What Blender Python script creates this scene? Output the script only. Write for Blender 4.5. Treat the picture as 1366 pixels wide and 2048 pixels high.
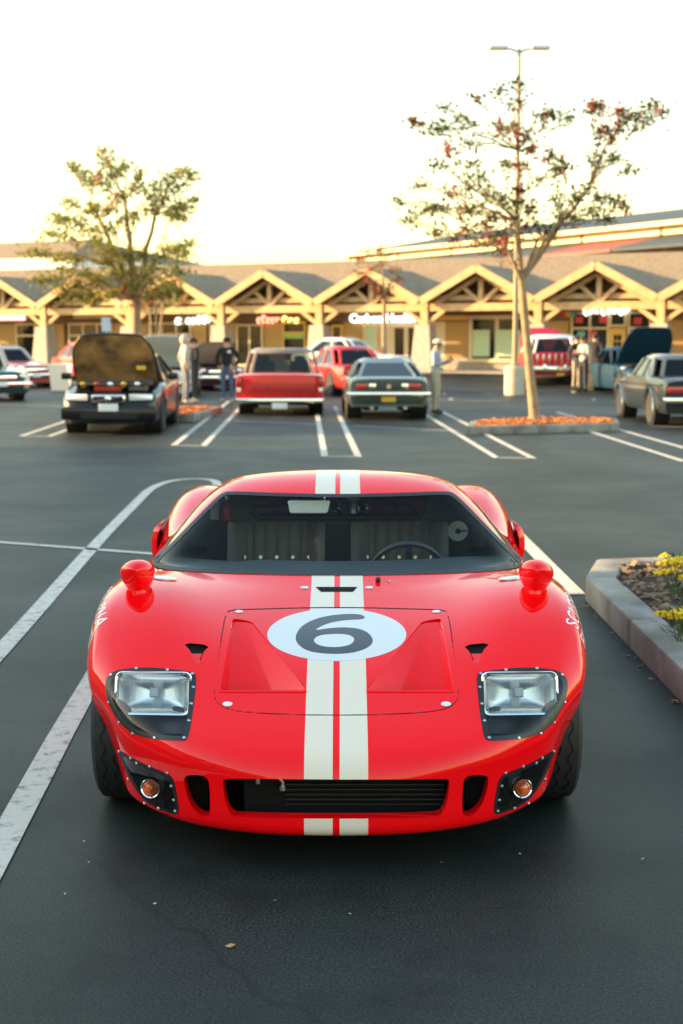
import bpy, bmesh, math, random
import numpy as np
from mathutils import Vector, Matrix
from mathutils.bvhtree import BVHTree
R = math.radians
for o in list(bpy.data.objects): bpy.data.objects.remove(o, do_unlink=True)
scene = bpy.context.scene
COL = scene.collection

# ------------------------------------------------------------------ camera
CAM_H = 1.64; FPX = 2844.0; HORIZON = 682.0
PITCH = math.atan((1024 - HORIZON) / FPX)
cd = bpy.data.cameras.new('camera'); cam = bpy.data.objects.new('camera', cd); COL.objects.link(cam)
cam.location = (0, 0, CAM_H); cam.rotation_euler = (R(90) - PITCH, 0, 0)
cd.sensor_fit = 'VERTICAL'; cd.sensor_height = 36.0; cd.lens = 50.0
cd.clip_start = 0.05; cd.clip_end = 3000
cd.dof.use_dof = True; cd.dof.focus_distance = 4.75; cd.dof.aperture_fstop = 3.8
scene.camera = cam

# ------------------------------------------------------------------ sky, sun, exposure
SUN_EL, SUN_AZ = 14.0, 274.0      # azimuth clockwise from +Y: the sun stands low, straight left of the view
w = bpy.data.worlds.new('World'); scene.world = w; w.use_nodes = True
wn = w.node_tree; wn.nodes.clear()
sky = wn.nodes.new('ShaderNodeTexSky'); sky.sky_type = 'NISHITA'; sky.sun_disc = False
sky.sun_elevation = R(SUN_EL); sky.sun_rotation = R(SUN_AZ)
sky.air_density = 1.6; sky.dust_density = 0.8; sky.ozone_density = 0.9
bg = wn.nodes.new('ShaderNodeBackground'); bg.inputs[1].default_value = 0.15
wo = wn.nodes.new('ShaderNodeOutputWorld')
wn.links.new(sky.outputs[0], bg.inputs[0]); wn.links.new(bg.outputs[0], wo.inputs[0])
sl = bpy.data.lights.new('sun', 'SUN'); so = bpy.data.objects.new('sun', sl); COL.objects.link(so)
sl.energy = 5.0; sl.angle = R(0.6); sl.color = (1.0, 0.66, 0.32)
az, el = R(SUN_AZ), R(SUN_EL)
sdir = Vector((math.sin(az) * math.cos(el), math.cos(az) * math.cos(el), math.sin(el)))
so.rotation_euler = sdir.to_track_quat('Z', 'Y').to_euler(); so.location = (-20, -5, 20)
scene.render.engine = 'CYCLES'
scene.view_settings.view_transform = 'Standard'; scene.view_settings.look = 'None'
scene.view_settings.gamma = 1.0; scene.view_settings.exposure = 2.0
scene.cycles.max_bounces = 8; scene.cycles.transparent_max_bounces = 16

# ------------------------------------------------------------------ helpers
_c, _s = math.cos(PITCH), math.sin(PITCH)
def ray(u, v):
    a = (u - 683) / FPX; b = -(v - 1024) / FPX
    return Vector((a, _c + b * _s, -_s + b * _c))
def ground(u, v, z=0.0):
    d = ray(u, v); t = (z - CAM_H) / d.z
    return Vector((d.x * t, d.y * t, z))
def atY(u, v, Y):
    d = ray(u, v); t = Y / d.y
    return Vector((d.x * t, Y, CAM_H + d.z * t))

MATS = {}
def mat(name, col=(.5, .5, .5), rough=.5, metal=0., coat=0., var=0., vscale=8., bump=0., bscale=60., spec=.5,
        trans=0., ior=1.45, coat_ior=1.5, emit=None, estr=0., alpha=1., col2=None, coat_rough=.03, sub=0.):
    if name in MATS: return MATS[name]
    m = bpy.data.materials.new(name); m.use_nodes = True
    nt = m.node_tree; b = nt.nodes['Principled BSDF']
    b.inputs['Base Color'].default_value = (*col, 1); b.inputs['Roughness'].default_value = rough
    b.inputs['Metallic'].default_value = metal; b.inputs['Coat Weight'].default_value = coat
    b.inputs['Coat Roughness'].default_value = coat_rough; b.inputs['Coat IOR'].default_value = coat_ior
    b.inputs['Specular IOR Level'].default_value = spec; b.inputs['IOR'].default_value = ior
    b.inputs['Transmission Weight'].default_value = trans; b.inputs['Alpha'].default_value = alpha
    if emit: b.inputs['Emission Color'].default_value = (*emit, 1); b.inputs['Emission Strength'].default_value = estr
    if var > 0 or col2:
        tc = nt.nodes.new('ShaderNodeTexCoord'); n = nt.nodes.new('ShaderNodeTexNoise')
        n.inputs['Scale'].default_value = vscale; n.inputs['Detail'].default_value = 6
        nt.links.new(tc.outputs['Object'], n.inputs['Vector'])
        rmp = nt.nodes.new('ShaderNodeValToRGB')
        c2 = col2 or tuple(min(1, c * (1 + var)) for c in col); c1 = col if col2 else tuple(c * (1 - var) for c in col)
        rmp.color_ramp.elements[0].position = .3; rmp.color_ramp.elements[1].position = .7
        rmp.color_ramp.elements[0].color = (*c1, 1); rmp.color_ramp.elements[1].color = (*c2, 1)
        nt.links.new(n.outputs['Fac'], rmp.inputs[0]); nt.links.new(rmp.outputs[0], b.inputs['Base Color'])
    if bump > 0:
        tc = nt.nodes.new('ShaderNodeTexCoord'); n = nt.nodes.new('ShaderNodeTexNoise')
        n.inputs['Scale'].default_value = bscale; n.inputs['Detail'].default_value = 5
        nt.links.new(tc.outputs['Object'], n.inputs['Vector'])
        bp = nt.nodes.new('ShaderNodeBump'); bp.inputs['Strength'].default_value = bump; bp.inputs['Distance'].default_value = .02
        nt.links.new(n.outputs['Fac'], bp.inputs['Height']); nt.links.new(bp.outputs[0], b.inputs['Normal'])
    MATS[name] = m
    return m

def glass(name, tint=(.9, .95, .95), rough=0.0, refl=1.0, ior=1.5, frost=0.):
    """thin sheet glass: mostly clear, mirrors at a slant"""
    if name in MATS: return MATS[name]
    m = bpy.data.materials.new(name); m.use_nodes = True; nt = m.node_tree; nt.nodes.clear()
    o = nt.nodes.new('ShaderNodeOutputMaterial'); mx = nt.nodes.new('ShaderNodeMixShader')
    t = nt.nodes.new('ShaderNodeBsdfTransparent'); t.inputs[0].default_value = (*tint, 1)
    g = nt.nodes.new('ShaderNodeBsdfGlossy'); g.inputs['Roughness'].default_value = rough; g.inputs[0].default_value = (refl, refl, refl, 1)
    f = nt.nodes.new('ShaderNodeFresnel'); f.inputs[0].default_value = ior
    nt.links.new(f.outputs[0], mx.inputs[0]); nt.links.new(t.outputs[0], mx.inputs[1]); nt.links.new(g.outputs[0], mx.inputs[2])
    if frost:
        df = nt.nodes.new('ShaderNodeBsdfDiffuse'); df.inputs[0].default_value = (.85, .87, .88, 1); m2 = nt.nodes.new('ShaderNodeMixShader'); m2.inputs[0].default_value = frost
        nt.links.new(mx.outputs[0], m2.inputs[1]); nt.links.new(df.outputs[0], m2.inputs[2]); nt.links.new(m2.outputs[0], o.inputs[0])
    else: nt.links.new(mx.outputs[0], o.inputs[0])
    MATS[name] = m
    return m

def link(name, me, m=None, parent=None, loc=None):
    o = bpy.data.objects.new(name, me); COL.objects.link(o)
    if m is not None:
        for mm in (m if isinstance(m, (list, tuple)) else [m]): me.materials.append(mm)
    if parent is not None: o.parent = parent
    if loc is not None: o.location = loc
    return o
def tag(o, label=None, cat=None, group=None, kind=None):
    if label: o['label'] = label
    if cat: o['category'] = cat
    if group: o['group'] = group
    if kind: o['kind'] = kind
    return o
def empty(name, loc=(0, 0, 0), rz=0., label=None, cat=None, group=None):
    o = bpy.data.objects.new(name, None); COL.objects.link(o); o.location = loc; o.rotation_euler = (0, 0, rz)
    o.empty_display_size = .1
    return tag(o, label, cat, group)
def copy_tree(o, parent=None):
    c = o.copy(); COL.objects.link(c); c.parent = parent
    for ch in list(o.children): copy_tree(ch, c)
    return c

class MB:
    """collects shapes; build() links them as ONE mesh object"""
    def __init__(s): s.v = []; s.f = []; s.mi = []; s.m = 0
    def add(s, vs, fs):
        b = len(s.v); s.v += [tuple(p) for p in vs]; s.f += [tuple(b + i for i in f) for f in fs]; s.mi += [s.m] * len(fs); return s
    def box(s, c, d, rot=None, taper=1.0):
        x, y, z = d[0] / 2, d[1] / 2, d[2] / 2; t = taper
        vs = [Vector(p) for p in ((-x, -y, -z), (x, -y, -z), (x, y, -z), (-x, y, -z), (-x * t, -y * t, z), (x * t, -y * t, z), (x * t, y * t, z), (-x * t, y * t, z))]
        if rot is not None: vs = [rot @ p for p in vs]
        return s.add([p + Vector(c) for p in vs], [(0, 3, 2, 1), (4, 5, 6, 7), (0, 1, 5, 4), (1, 2, 6, 5), (2, 3, 7, 6), (3, 0, 4, 7)])
    def bbox(s, x0, x1, y0, y1, z0, z1): return s.box(((x0 + x1) / 2, (y0 + y1) / 2, (z0 + z1) / 2), (x1 - x0, y1 - y0, z1 - z0))
    def bar(s, a, b, wd, ht, up=(0, 0, 1)):
        a, b = Vector(a), Vector(b); d = (b - a); L = d.length; d.normalize(); upv = Vector(up)
        sd = d.cross(upv)
        if sd.length < 1e-4: sd = d.cross(Vector((1, 0, 0)))
        sd.normalize(); u2 = sd.cross(d)
        M = Matrix((sd, d, u2)).transposed()
        return s.box((a + b) / 2, (wd, L, ht), M)
    def tube(s, pts, rad, n=8, cap=True):
        pts = [Vector(p) for p in pts]; k = len(pts); rad = rad if isinstance(rad, (list, tuple)) else [rad] * k
        vs = []; fs = []; ref = None
        for i in range(k):
            d = (pts[min(i + 1, k - 1)] - pts[max(i - 1, 0)]).normalized()
            if ref is None: ref = Vector((0, 0, 1)) if abs(d.z) < .9 else Vector((1, 0, 0))
            a = d.cross(ref).normalized(); b = a.cross(d).normalized(); ref = b
            for j in range(n):
                t = 2 * math.pi * j / n; vs.append(pts[i] + (a * math.cos(t) + b * math.sin(t)) * rad[i])
        for i in range(k - 1):
            for j in range(n):
                fs.append((i * n + j, i * n + (j + 1) % n, (i + 1) * n + (j + 1) % n, (i + 1) * n + j))
        if cap: fs.append(tuple(range(n - 1, -1, -1))); fs.append(tuple((k - 1) * n + j for j in range(n)))
        return s.add(vs, fs)
    def lathe(s, prof, n=24, M=None, closed=False):
        """prof: (r, h) pairs, spun round local Z"""
        vs = []; fs = []; k = len(prof)
        for r, h in prof:
            for j in range(n):
                t = 2 * math.pi * j / n; p = Vector((r * math.cos(t), r * math.sin(t), h)); vs.append(M @ p if M is not None else p)
        rng = range(k) if closed else range(k - 1)
        for i in rng:
            i2 = (i + 1) % k
            for j in range(n): fs.append((i * n + j, i * n + (j + 1) % n, i2 * n + (j + 1) % n, i2 * n + j))
        if not closed:
            if prof[0][0] > 1e-5: fs.append(tuple(range(n - 1, -1, -1)))
            if prof[-1][0] > 1e-5: fs.append(tuple((k - 1) * n + j for j in range(n)))
        return s.add(vs, fs)
    def prism(s, poly, off):
        """extrude a 3D polygon by off"""
        n = len(poly); off = Vector(off); P = [Vector(p) for p in poly]
        fs = [tuple(range(n - 1, -1, -1)), tuple(range(n, 2 * n))] + [(i, (i + 1) % n, n + (i + 1) % n, n + i) for i in range(n)]
        return s.add(P + [p + off for p in P], fs)
    def grid(s, rows, close=False):
        n = len(rows[0]); vs = [p for r in rows for p in r]; fs = []
        for i in range(len(rows) - 1):
            for j in range(n if close else n - 1):
                fs.append((i * n + j, i * n + (j + 1) % n, (i + 1) * n + (j + 1) % n, (i + 1) * n + j))
        return s.add(vs, fs)
    def ball(s, c, r, n=12, k=8):
        c = Vector(c); r = r if isinstance(r, (tuple, list)) else (r, r, r); rows = []
        for i in range(k + 1):
            a = math.pi * i / k
            rows.append([c + Vector((r[0] * math.sin(a) * math.cos(2 * math.pi * j / n), r[1] * math.sin(a) * math.sin(2 * math.pi * j / n), -r[2] * math.cos(a))) for j in range(n)])
        return s.grid(rows, True)
    def mesh(s, name, smooth=False, bevel=0., seg=2, sub=0, recalc=True):
        me = bpy.data.meshes.new(name); me.from_pydata([tuple(p) for p in s.v], [], s.f)
        if recalc or bevel or sub:
            bm = bmesh.new(); bm.from_mesh(me)
            bmesh.ops.remove_doubles(bm, verts=bm.verts, dist=1e-5)
            bmesh.ops.recalc_face_normals(bm, faces=bm.faces)
            if bevel: bmesh.ops.bevel(bm, geom=[e for e in bm.edges if len(e.link_faces) == 2 and e.calc_face_angle(0) > .5], offset=bevel, segments=seg, affect='EDGES', profile=.6)
            bm.to_mesh(me); bm.free()
        if smooth:
            me.polygons.foreach_set('use_smooth', [True] * len(me.polygons))
            try: me.set_sharp_from_angle(angle=R(smooth if smooth is not True else 40))
            except Exception: pass
        return me
    def build(s, name, m, parent=None, smooth=False, bevel=0., loc=None, seg=2, sub=0):
        o = link(name, s.mesh(name, smooth, bevel, seg), m, parent, loc)
        if sub:
            md = o.modifiers.new('sub', 'SUBSURF'); md.levels = sub; md.render_levels = sub
        return o
def rotz(a): return Matrix.Rotation(a, 3, 'Z')
def rotx(a): return Matrix.Rotation(a, 3, 'X')
def roty(a): return Matrix.Rotation(a, 3, 'Y')
# ================================================================== ground, markings, kerbed islands
def gz(x, y):
    q = y + .5 * x; t = min(1, max(0, (q - 44) / 14.)); return .40 * t * t * (3 - 2 * t)
def asphalt():
    m = bpy.data.materials.new('asphalt'); m.use_nodes = True; nt = m.node_tree; b = nt.nodes['Principled BSDF']; N = nt.nodes.new; Lk = nt.links.new
    tc = N('ShaderNodeTexCoord')
    def noise(sc, det=6, rough=.6, vec=None):
        n = N('ShaderNodeTexNoise'); n.inputs['Scale'].default_value = sc; n.inputs['Detail'].default_value = det; n.inputs['Roughness'].default_value = rough
        Lk(vec or tc.outputs['Object'], n.inputs['Vector']); return n
    def ramp(src, p0, c0, p1, c1):
        r = N('ShaderNodeValToRGB'); e = r.color_ramp.elements; e[0].position = p0; e[1].position = p1; e[0].color = (*c0, 1); e[1].color = (*c1, 1); Lk(src, r.inputs[0]); return r
    big = ramp(noise(.45, 5).outputs['Fac'], .35, (.0072, .0102, .0098), .68, (.0168, .0215, .0202))
    # streaky wear along the driving direction
    mp = N('ShaderNodeMapping'); mp.inputs['Scale'].default_value = (.12, .9, 1); mp.inputs['Rotation'].default_value = (0, 0, R(26)); Lk(tc.outputs['Object'], mp.inputs[0])
    st = ramp(noise(1.1, 6, .65, mp.outputs[0]).outputs['Fac'], .40, (.82, .83, .83), .7, (1.16, 1.14, 1.10))
    mu = N('ShaderNodeMix'); mu.data_type = 'RGBA'; mu.blend_type = 'MULTIPLY'; mu.inputs[0].default_value = .8; Lk(big.outputs[0], mu.inputs[6]); Lk(st.outputs[0], mu.inputs[7])
    # worn-through aggregate patches and fine speckle
    pat = ramp(noise(3.5, 8, .7).outputs['Fac'], .40, (.7, .7, .7), .65, (1, 1, 1))
    sp = ramp(noise(130, 3, .6).outputs['Fac'], .38, (.3, .3, .3), .72, (3.3, 3.3, 3.2))
    m2 = N('ShaderNodeMix'); m2.data_type = 'RGBA'; m2.blend_type = 'MULTIPLY'; Lk(pat.outputs[0], m2.inputs[0]); Lk(mu.outputs[2], m2.inputs[6]); Lk(sp.outputs[0], m2.inputs[7])
    # dark stains
    stn = ramp(noise(2.3, 9, .72).outputs['Fac'], .50, (1.12, 1.12, 1.12), .70, (.55, .56, .58))
    m3 = N('ShaderNodeMix'); m3.data_type = 'RGBA'; m3.blend_type = 'MULTIPLY'; m3.inputs[0].default_value = 1; Lk(m2.outputs[2], m3.inputs[6]); Lk(stn.outputs[0], m3.inputs[7])
    # hairline cracks
    vw = N('ShaderNodeTexVoronoi'); vw.feature = 'DISTANCE_TO_EDGE'; vw.inputs['Scale'].default_value = .33
    nd = noise(2.0, 4); ad = N('ShaderNodeMix'); ad.data_type = 'VECTOR'; ad.inputs[0].default_value = .22; Lk(tc.outputs['Object'], ad.inputs[4]); Lk(nd.outputs['Color'], ad.inputs[5]); Lk(ad.outputs[1], vw.inputs['Vector'])
    ck = ramp(vw.outputs['Distance'], .0005, (.6, .6, .6), .0015, (1, 1, 1))
    m4 = N('ShaderNodeMix'); m4.data_type = 'RGBA'; m4.blend_type = 'MULTIPLY'; m4.inputs[0].default_value = 1; Lk(m3.outputs[2], m4.inputs[6]); Lk(ck.outputs[0], m4.inputs[7])
    Lk(m4.outputs[2], b.inputs['Base Color'])
    rr = ramp(noise(.8, 3).outputs['Fac'], .3, (.50, .50, .50), .7, (.58, .58, .58)); Lk(rr.outputs[0], b.inputs['Roughness']); b.inputs['Specular IOR Level'].default_value = .17
    fb = noise(95, 7, .75); mb = noise(9, 6, .6); mm = N('ShaderNodeMath'); mm.operation = 'MULTIPLY_ADD'; Lk(mb.outputs['Fac'], mm.inputs[0]); mm.inputs[1].default_value = .1; Lk(fb.outputs['Fac'], mm.inputs[2])
    bp = N('ShaderNodeBump'); bp.inputs['Strength'].default_value = .3; bp.inputs['Distance'].default_value = .0045; Lk(mm.outputs[0], bp.inputs['Height']); Lk(bp.outputs[0], b.inputs['Normal'])
    return m
ASPH = asphalt()
xs = [-700, -300, -120, -60] + list(range(-40, 41, 4)) + [60, 120, 300, 700]; ys = [-300, -100, -40, -20] + list(range(-8, 101, 4)) + [130, 200, 400, 900, 1500]
g = MB().grid([[(x, y, gz(x, y)) for x in xs] for y in ys]).build('ground', ASPH, None, smooth=True); tag(g, kind='structure')

def paint_line():
    m = mat('road_paint', (.62, .62, .60), rough=.6); nt = m.node_tree; b = nt.nodes['Principled BSDF']
    tc = nt.nodes.new('ShaderNodeTexCoord'); n = nt.nodes.new('ShaderNodeTexNoise'); n.inputs['Scale'].default_value = 14; n.inputs['Detail'].default_value = 9; n.inputs['Roughness'].default_value = .75
    nt.links.new(tc.outputs['Object'], n.inputs[0]); r = nt.nodes.new('ShaderNodeValToRGB'); e = r.color_ramp.elements
    e[0].position = .33; e[0].color = (.06, .06, .058, 1); e[1].position = .49; e[1].color = (.50, .47, .41, 1); nt.links.new(n.outputs['Fac'], r.inputs[0]); nt.links.new(r.outputs[0], b.inputs['Base Color'])
    return m
ROADP = paint_line()
def line(pts, wd=.105, curve=0):
    pts = [Vector((p[0], p[1])) for p in pts]
    for _ in range(curve):
        q = [pts[0]]
        for a, b in zip(pts[:-1], pts[1:]): q += [a.lerp(b, .25), a.lerp(b, .75)]
        pts = q + [pts[-1]]
    P2 = [pts[0]]
    for a, b in zip(pts[:-1], pts[1:]):
        k = max(1, int((b - a).length / 1.5)); P2 += [a.lerp(b, (i + 1) / k) for i in range(k)]
    vs = []; n = len(P2); rnd = random.Random(n + int(P2[0].x * 10))
    for i, p in enumerate(P2):
        d = (P2[min(i + 1, n - 1)] - P2[max(i - 1, 0)]).normalized(); nr = Vector((-d.y, d.x)); j = 1 + rnd.uniform(-.05, .05)
        for s in (-1, 1): q = p + nr * s * wd / 2 * j; vs.append((q.x, q.y, gz(q.x, q.y) + .005))
    o = MB().add(vs, [(2 * i, 2 * i + 1, 2 * i + 3, 2 * i + 2) for i in range(n - 1)]).build('parking_line', ROADP, None); tag(o, kind='structure')
# the race car's own stall
line([(-1.70, 3.5), (-1.80, 7.34), (-2.0, 11.4), (-2.1, 14.6), (-2.14, 15.9), (-2.02, 16.75), (-1.72, 17.0), (-1.46, 16.7), (-1.40, 15.8), (-1.33, 11), (-1.21, 6.53), (-1.11, 4.45), (-1.0, 2.2)], .105, 2)
line([(-6, 13.05), (-2.8, 11.54), (-1.49, 10.91), (1.2, 9.6)], .085)
line([(1.53, 9.12), (1.50, 12.16), (1.46, 14.6)], .115)
line([(-4.6, 17.6), (-4.28, 17.6)], .12)
# the stalls across the lane
for cx, cy, w2, far in ((-2.41, 22.4, .24, 39), (0.0, 20.25, .24, 36), (2.44, 20.0, .25, 36), (5.02, 19.4, .33, 33), (-5.3, 24.6, .25, 38)):
    sl_ = -.026; L0 = [(cx - w2, cy), (cx - w2 + sl_ * (far - cy), far)]; L1 = [(cx + w2, cy - .12), (cx + w2 + sl_ * (far - cy), far)]
    line(L0, .10); line(L1, .10); line([(cx - w2, cy + .04), (cx + w2, cy - .08)], .09)
line([(-2.2, 29.25), (-.5, 28.2)], .09); line([(.25, 27.65), (2.0, 26.1)], .09); line([(6, 27.5), (9, 26.0)], .09)
for x, y in ((2.2, 40), (4.4, 44), (6.6, 43), (-7, 37), (-9, 37)): line([(x, y), (x + 2.2, y - 1.1)], .1)
for x in (3.2, 7.2, 11): line([(x, 46), (x - .1, 40)], .1)

# ---- kerbed islands
CONC = mat('kerb_concrete', (.20, .19, .165), rough=.85, var=.42, vscale=3.5, bump=.35, bscale=70)
MULCH = mat('bark_soil', (.055, .035, .024), rough=.95, var=.4, vscale=14, bump=.8, bscale=40)
CHIP = mat('bark_chip', (.17, .115, .08), rough=.9, var=.5, vscale=3)
CHIPO = mat('orange_bark_chip', (.34, .12, .035), rough=.9, var=.4, vscale=2)
def island(name, poly, label, h=.15, w=.16, piece=1.5, chipmat=CHIP, nchip=2500, soil=MULCH, chip=.045, seed=1, mound=.05):
    c = sum((Vector(p) for p in poly), Vector((0, 0))) / len(poly); z0 = gz(c.x, c.y)
    e = empty(name, (c.x, c.y, z0), 0, label, 'planter'); P = [Vector(p) - c for p in poly]; n = len(P)
    area = sum(P[i].x * P[(i + 1) % n].y - P[(i + 1) % n].x * P[i].y for i in range(n))
    if area < 0: P.reverse()
    inn = []
    for i in range(n):
        d0 = (P[i] - P[i - 1]).normalized(); d1 = (P[(i + 1) % n] - P[i]).normalized(); n0 = Vector((-d0.y, d0.x)); n1 = Vector((-d1.y, d1.x))
        bis = (n0 + n1).normalized(); inn.append(P[i] + bis * w / max(.3, bis.dot(n0)))
    for i in range(n):
        a, b = P[i], P[(i + 1) % n]; ai, bi = inn[i], inn[(i + 1) % n]; k = max(1, round((b - a).length / piece))
        for j in range(k):
            t0, t1 = j / k, (j + 1) / k; gap = .004 / max(.1, (b - a).length); t0 += gap; t1 -= gap
            q = [a.lerp(b, t0), a.lerp(b, t1), ai.lerp(bi, t1), ai.lerp(bi, t0)]
            MB().prism([(p.x, p.y, -.05) for p in q], (0, 0, h + .05)).build('kerb_stone', CONC, e, bevel=.018, smooth=30)
    rnd = random.Random(seed); ctr = sum(inn, Vector((0, 0))) / n
    so2 = MB(); rings = []
    for f in (1., .8, .5, .2): rings.append([(ctr.x + (p.x - ctr.x) * f, ctr.y + (p.y - ctr.y) * f, h - .045 + mound * (1 - f)) for p in inn])
    so2.grid(rings, True); so2.add(rings[-1], [tuple(range(n))]); so2.build('soil', soil, e, smooth=True)
    tris = []; mb = MB(); polys = [(inn[0], inn[i], inn[i + 1]) for i in range(1, n - 1)]; ar = [abs((b - a).cross(c2 - a)) if False else abs((b.x - a.x) * (c2.y - a.y) - (b.y - a.y) * (c2.x - a.x)) for a, b, c2 in polys]
    for q in range(nchip):
        a, b, c2 = rnd.choices(polys, ar)[0]; u, v = rnd.random(), rnd.random()
        if u + v > 1: u, v = 1 - u, 1 - v
        p = a + (b - a) * u + (c2 - a) * v; f = max(0, 1 - (p - ctr).length / max((pp - ctr).length for pp in inn)); L_ = chip * rnd.uniform(.5, 1.5)
        M = Matrix.Rotation(rnd.uniform(0, 6.3), 3, 'Z') @ Matrix.Rotation(rnd.gauss(0, .35), 3, 'X') @ Matrix.Rotation(rnd.gauss(0, .35), 3, 'Y')
        mb.box((p.x, p.y, h - .04 + mound * f + rnd.uniform(0, .022)), (L_, L_ * rnd.uniform(.25, .6), L_ * .15), M)
    me = bpy.data.meshes.new('bark_chips'); me.from_pydata(mb.v, [], mb.f); o = link('bark_chips', me, chipmat, e); o['kind'] = 'stuff'
    return e
island('planter_island', [(1.555, 2.0), (1.555, 8.95), (1.76, 9.70), (5.5, 10.4), (5.8, 2.0)], 'concrete kerbed planter with brown bark mulch and yellow flowers', w=.19, nchip=7500, piece=1.35, seed=3, chip=.05)
island('tree_island', [(2.2, 24.95), (2.42, 26.7), (2.62, 27.1), (5.2, 27.9), (5.32, 27.4), (5.1, 26.1), (4.9, 25.95)], 'low kerbed island of orange mulch round the flowering tree trunk', w=.15, chipmat=CHIPO, nchip=3000, soil=mat('orange_soil', (.22, .08, .03), rough=.95, var=.3), chip=.09, seed=4)
island('small_island', [(-3.9, 29.3), (-3.0, 28.9), (-2.75, 32.8), (-3.7, 33.2)], 'small narrow mulch island beside the black sedan rear wheel', w=.13, chipmat=CHIPO, nchip=900, soil=MATS['orange_soil'], chip=.09, seed=5)
# ---- unseen block added left of the view to shade the near stalls
WALLC = mat('shade_block_stucco', (.42, .36, .27), rough=.9, var=.08, vscale=2, bump=.2, bscale=30)
st = empty('shade_block', (-22, 0, 0), 0, 'unseen tan stucco block with brown window frames added to shade the near stalls', 'building')
MB().bbox(-9, 9, -40, 7.2, 0, 4.1).build('wall', WALLC, st); MB().bbox(-9.2, 9.2, -40.2, 7.4, 4.1, 4.35).build('parapet', mat('shade_block_trim', (.3, .24, .18), rough=.8), st)
MB().bbox(-8, 8.8, 7.42, 10.2, 0, 4.12).build('shade_block_middle', WALLC, st); MB().bbox(-8, 8.6, 10.22, 22.5, 0, 3.4).build('shade_block_low', WALLC, st)  # added wings, stepped in height to shape the edge of the shade
for i in range(5):
    w_ = MB().bbox(9.0, 9.06, -34 + i * 6.5, -30 + i * 6.5, .4, 3.0).build('window', mat('frame_brown', (.16, .11, .08), rough=.6), st); MB().bbox(9.07, 9.08, -33.8 + i * 6.5, -30.2 + i * 6.5, .55, 2.85).build('pane', mat('dark_window', (.03, .035, .04), rough=.08), w_)
# ================================================================== shopping arcade with timber gables
BA = R(-26.57); BAY = 4.82
ARC = empty('shopping_arcade', (-.91, 60.45, .40), BA, 'long low shopping arcade with timber gables and cream storefronts', 'building')
def arc_px(x, y, z):
    p = Matrix.Rotation(BA, 4, 'Z') @ Vector((x, y, z)) + Vector((-.91, 60.45, .40)); return p
def siding(name, col, sc=9.):
    m = mat(name, col, rough=.7); nt = m.node_tree; b = nt.nodes['Principled BSDF']; tc = nt.nodes.new('ShaderNodeTexCoord'); wv = nt.nodes.new('ShaderNodeTexWave'); wv.bands_direction = 'Z'; wv.wave_profile = 'SAW'
    wv.inputs['Scale'].default_value = sc / 6.28 * 3.14; nt.links.new(tc.outputs['Object'], wv.inputs[0]); bp = nt.nodes.new('ShaderNodeBump'); bp.inputs['Distance'].default_value = .03; bp.inputs['Strength'].default_value = .8
    nt.links.new(wv.outputs['Fac'], bp.inputs['Height']); nt.links.new(bp.outputs[0], b.inputs['Normal']); return m
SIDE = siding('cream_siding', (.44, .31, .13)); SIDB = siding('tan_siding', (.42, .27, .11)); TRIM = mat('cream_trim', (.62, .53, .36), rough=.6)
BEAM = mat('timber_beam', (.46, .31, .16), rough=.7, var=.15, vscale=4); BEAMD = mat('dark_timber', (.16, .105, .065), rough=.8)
ROOF = mat('roof_shingle', (.21, .155, .095), rough=.9, var=.3, vscale=6, bump=.5, bscale=12); STONE = mat('column_stone', (.34, .30, .25), rough=.85, var=.15, vscale=5)
PANE = mat('shop_pane', (.012, .014, .016), rough=.1, spec=.3); BWHT = mat('sign_white', (.8, .8, .76), rough=.5, emit=(1, .95, .82), estr=.9)
CONP = mat('walk_concrete', (.36, .33, .28), rough=.9, var=.12, vscale=2)
X0, X1 = -9 * BAY, 9 * BAY
MB().bbox(X0, X1, -1.6, 2.6, -.35, .02).build('walkway', CONP, ARC)
MB().bbox(X0, X1, 2.6, 2.9, 2.05, 3.05).build('upper_wall', siding('canopy_shade_siding', (.17, .105, .05)), ARC)  # siding colour darkened to stand in for the canopy's shade
MB().bbox(X0, X1, 2.62, 2.9, -.3, .55).build('plinth_wall', STONE, ARC)
MB().bbox(X0, X1, 8.5, 8.8, -.3, 3.0).build('rear_wall', SIDE, ARC)
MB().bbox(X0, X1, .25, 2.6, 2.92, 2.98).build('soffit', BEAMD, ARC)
MB().prism([(X0 - .4, .15, 3.05), (X0 - .4, 6.2, 4.92), (X0 - .4, 12.2, 3.05), (X0 - .4, 12.2, 2.93), (X0 - .4, 6.2, 4.80), (X0 - .4, .15, 2.93)], (X1 - X0 + .8, 0, 0)).build('main_roof', ROOF, ARC)
MB().bbox(X0, X1, .08, .15, 2.86, 3.06).build('eaves_board', BEAM, ARC)
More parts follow.
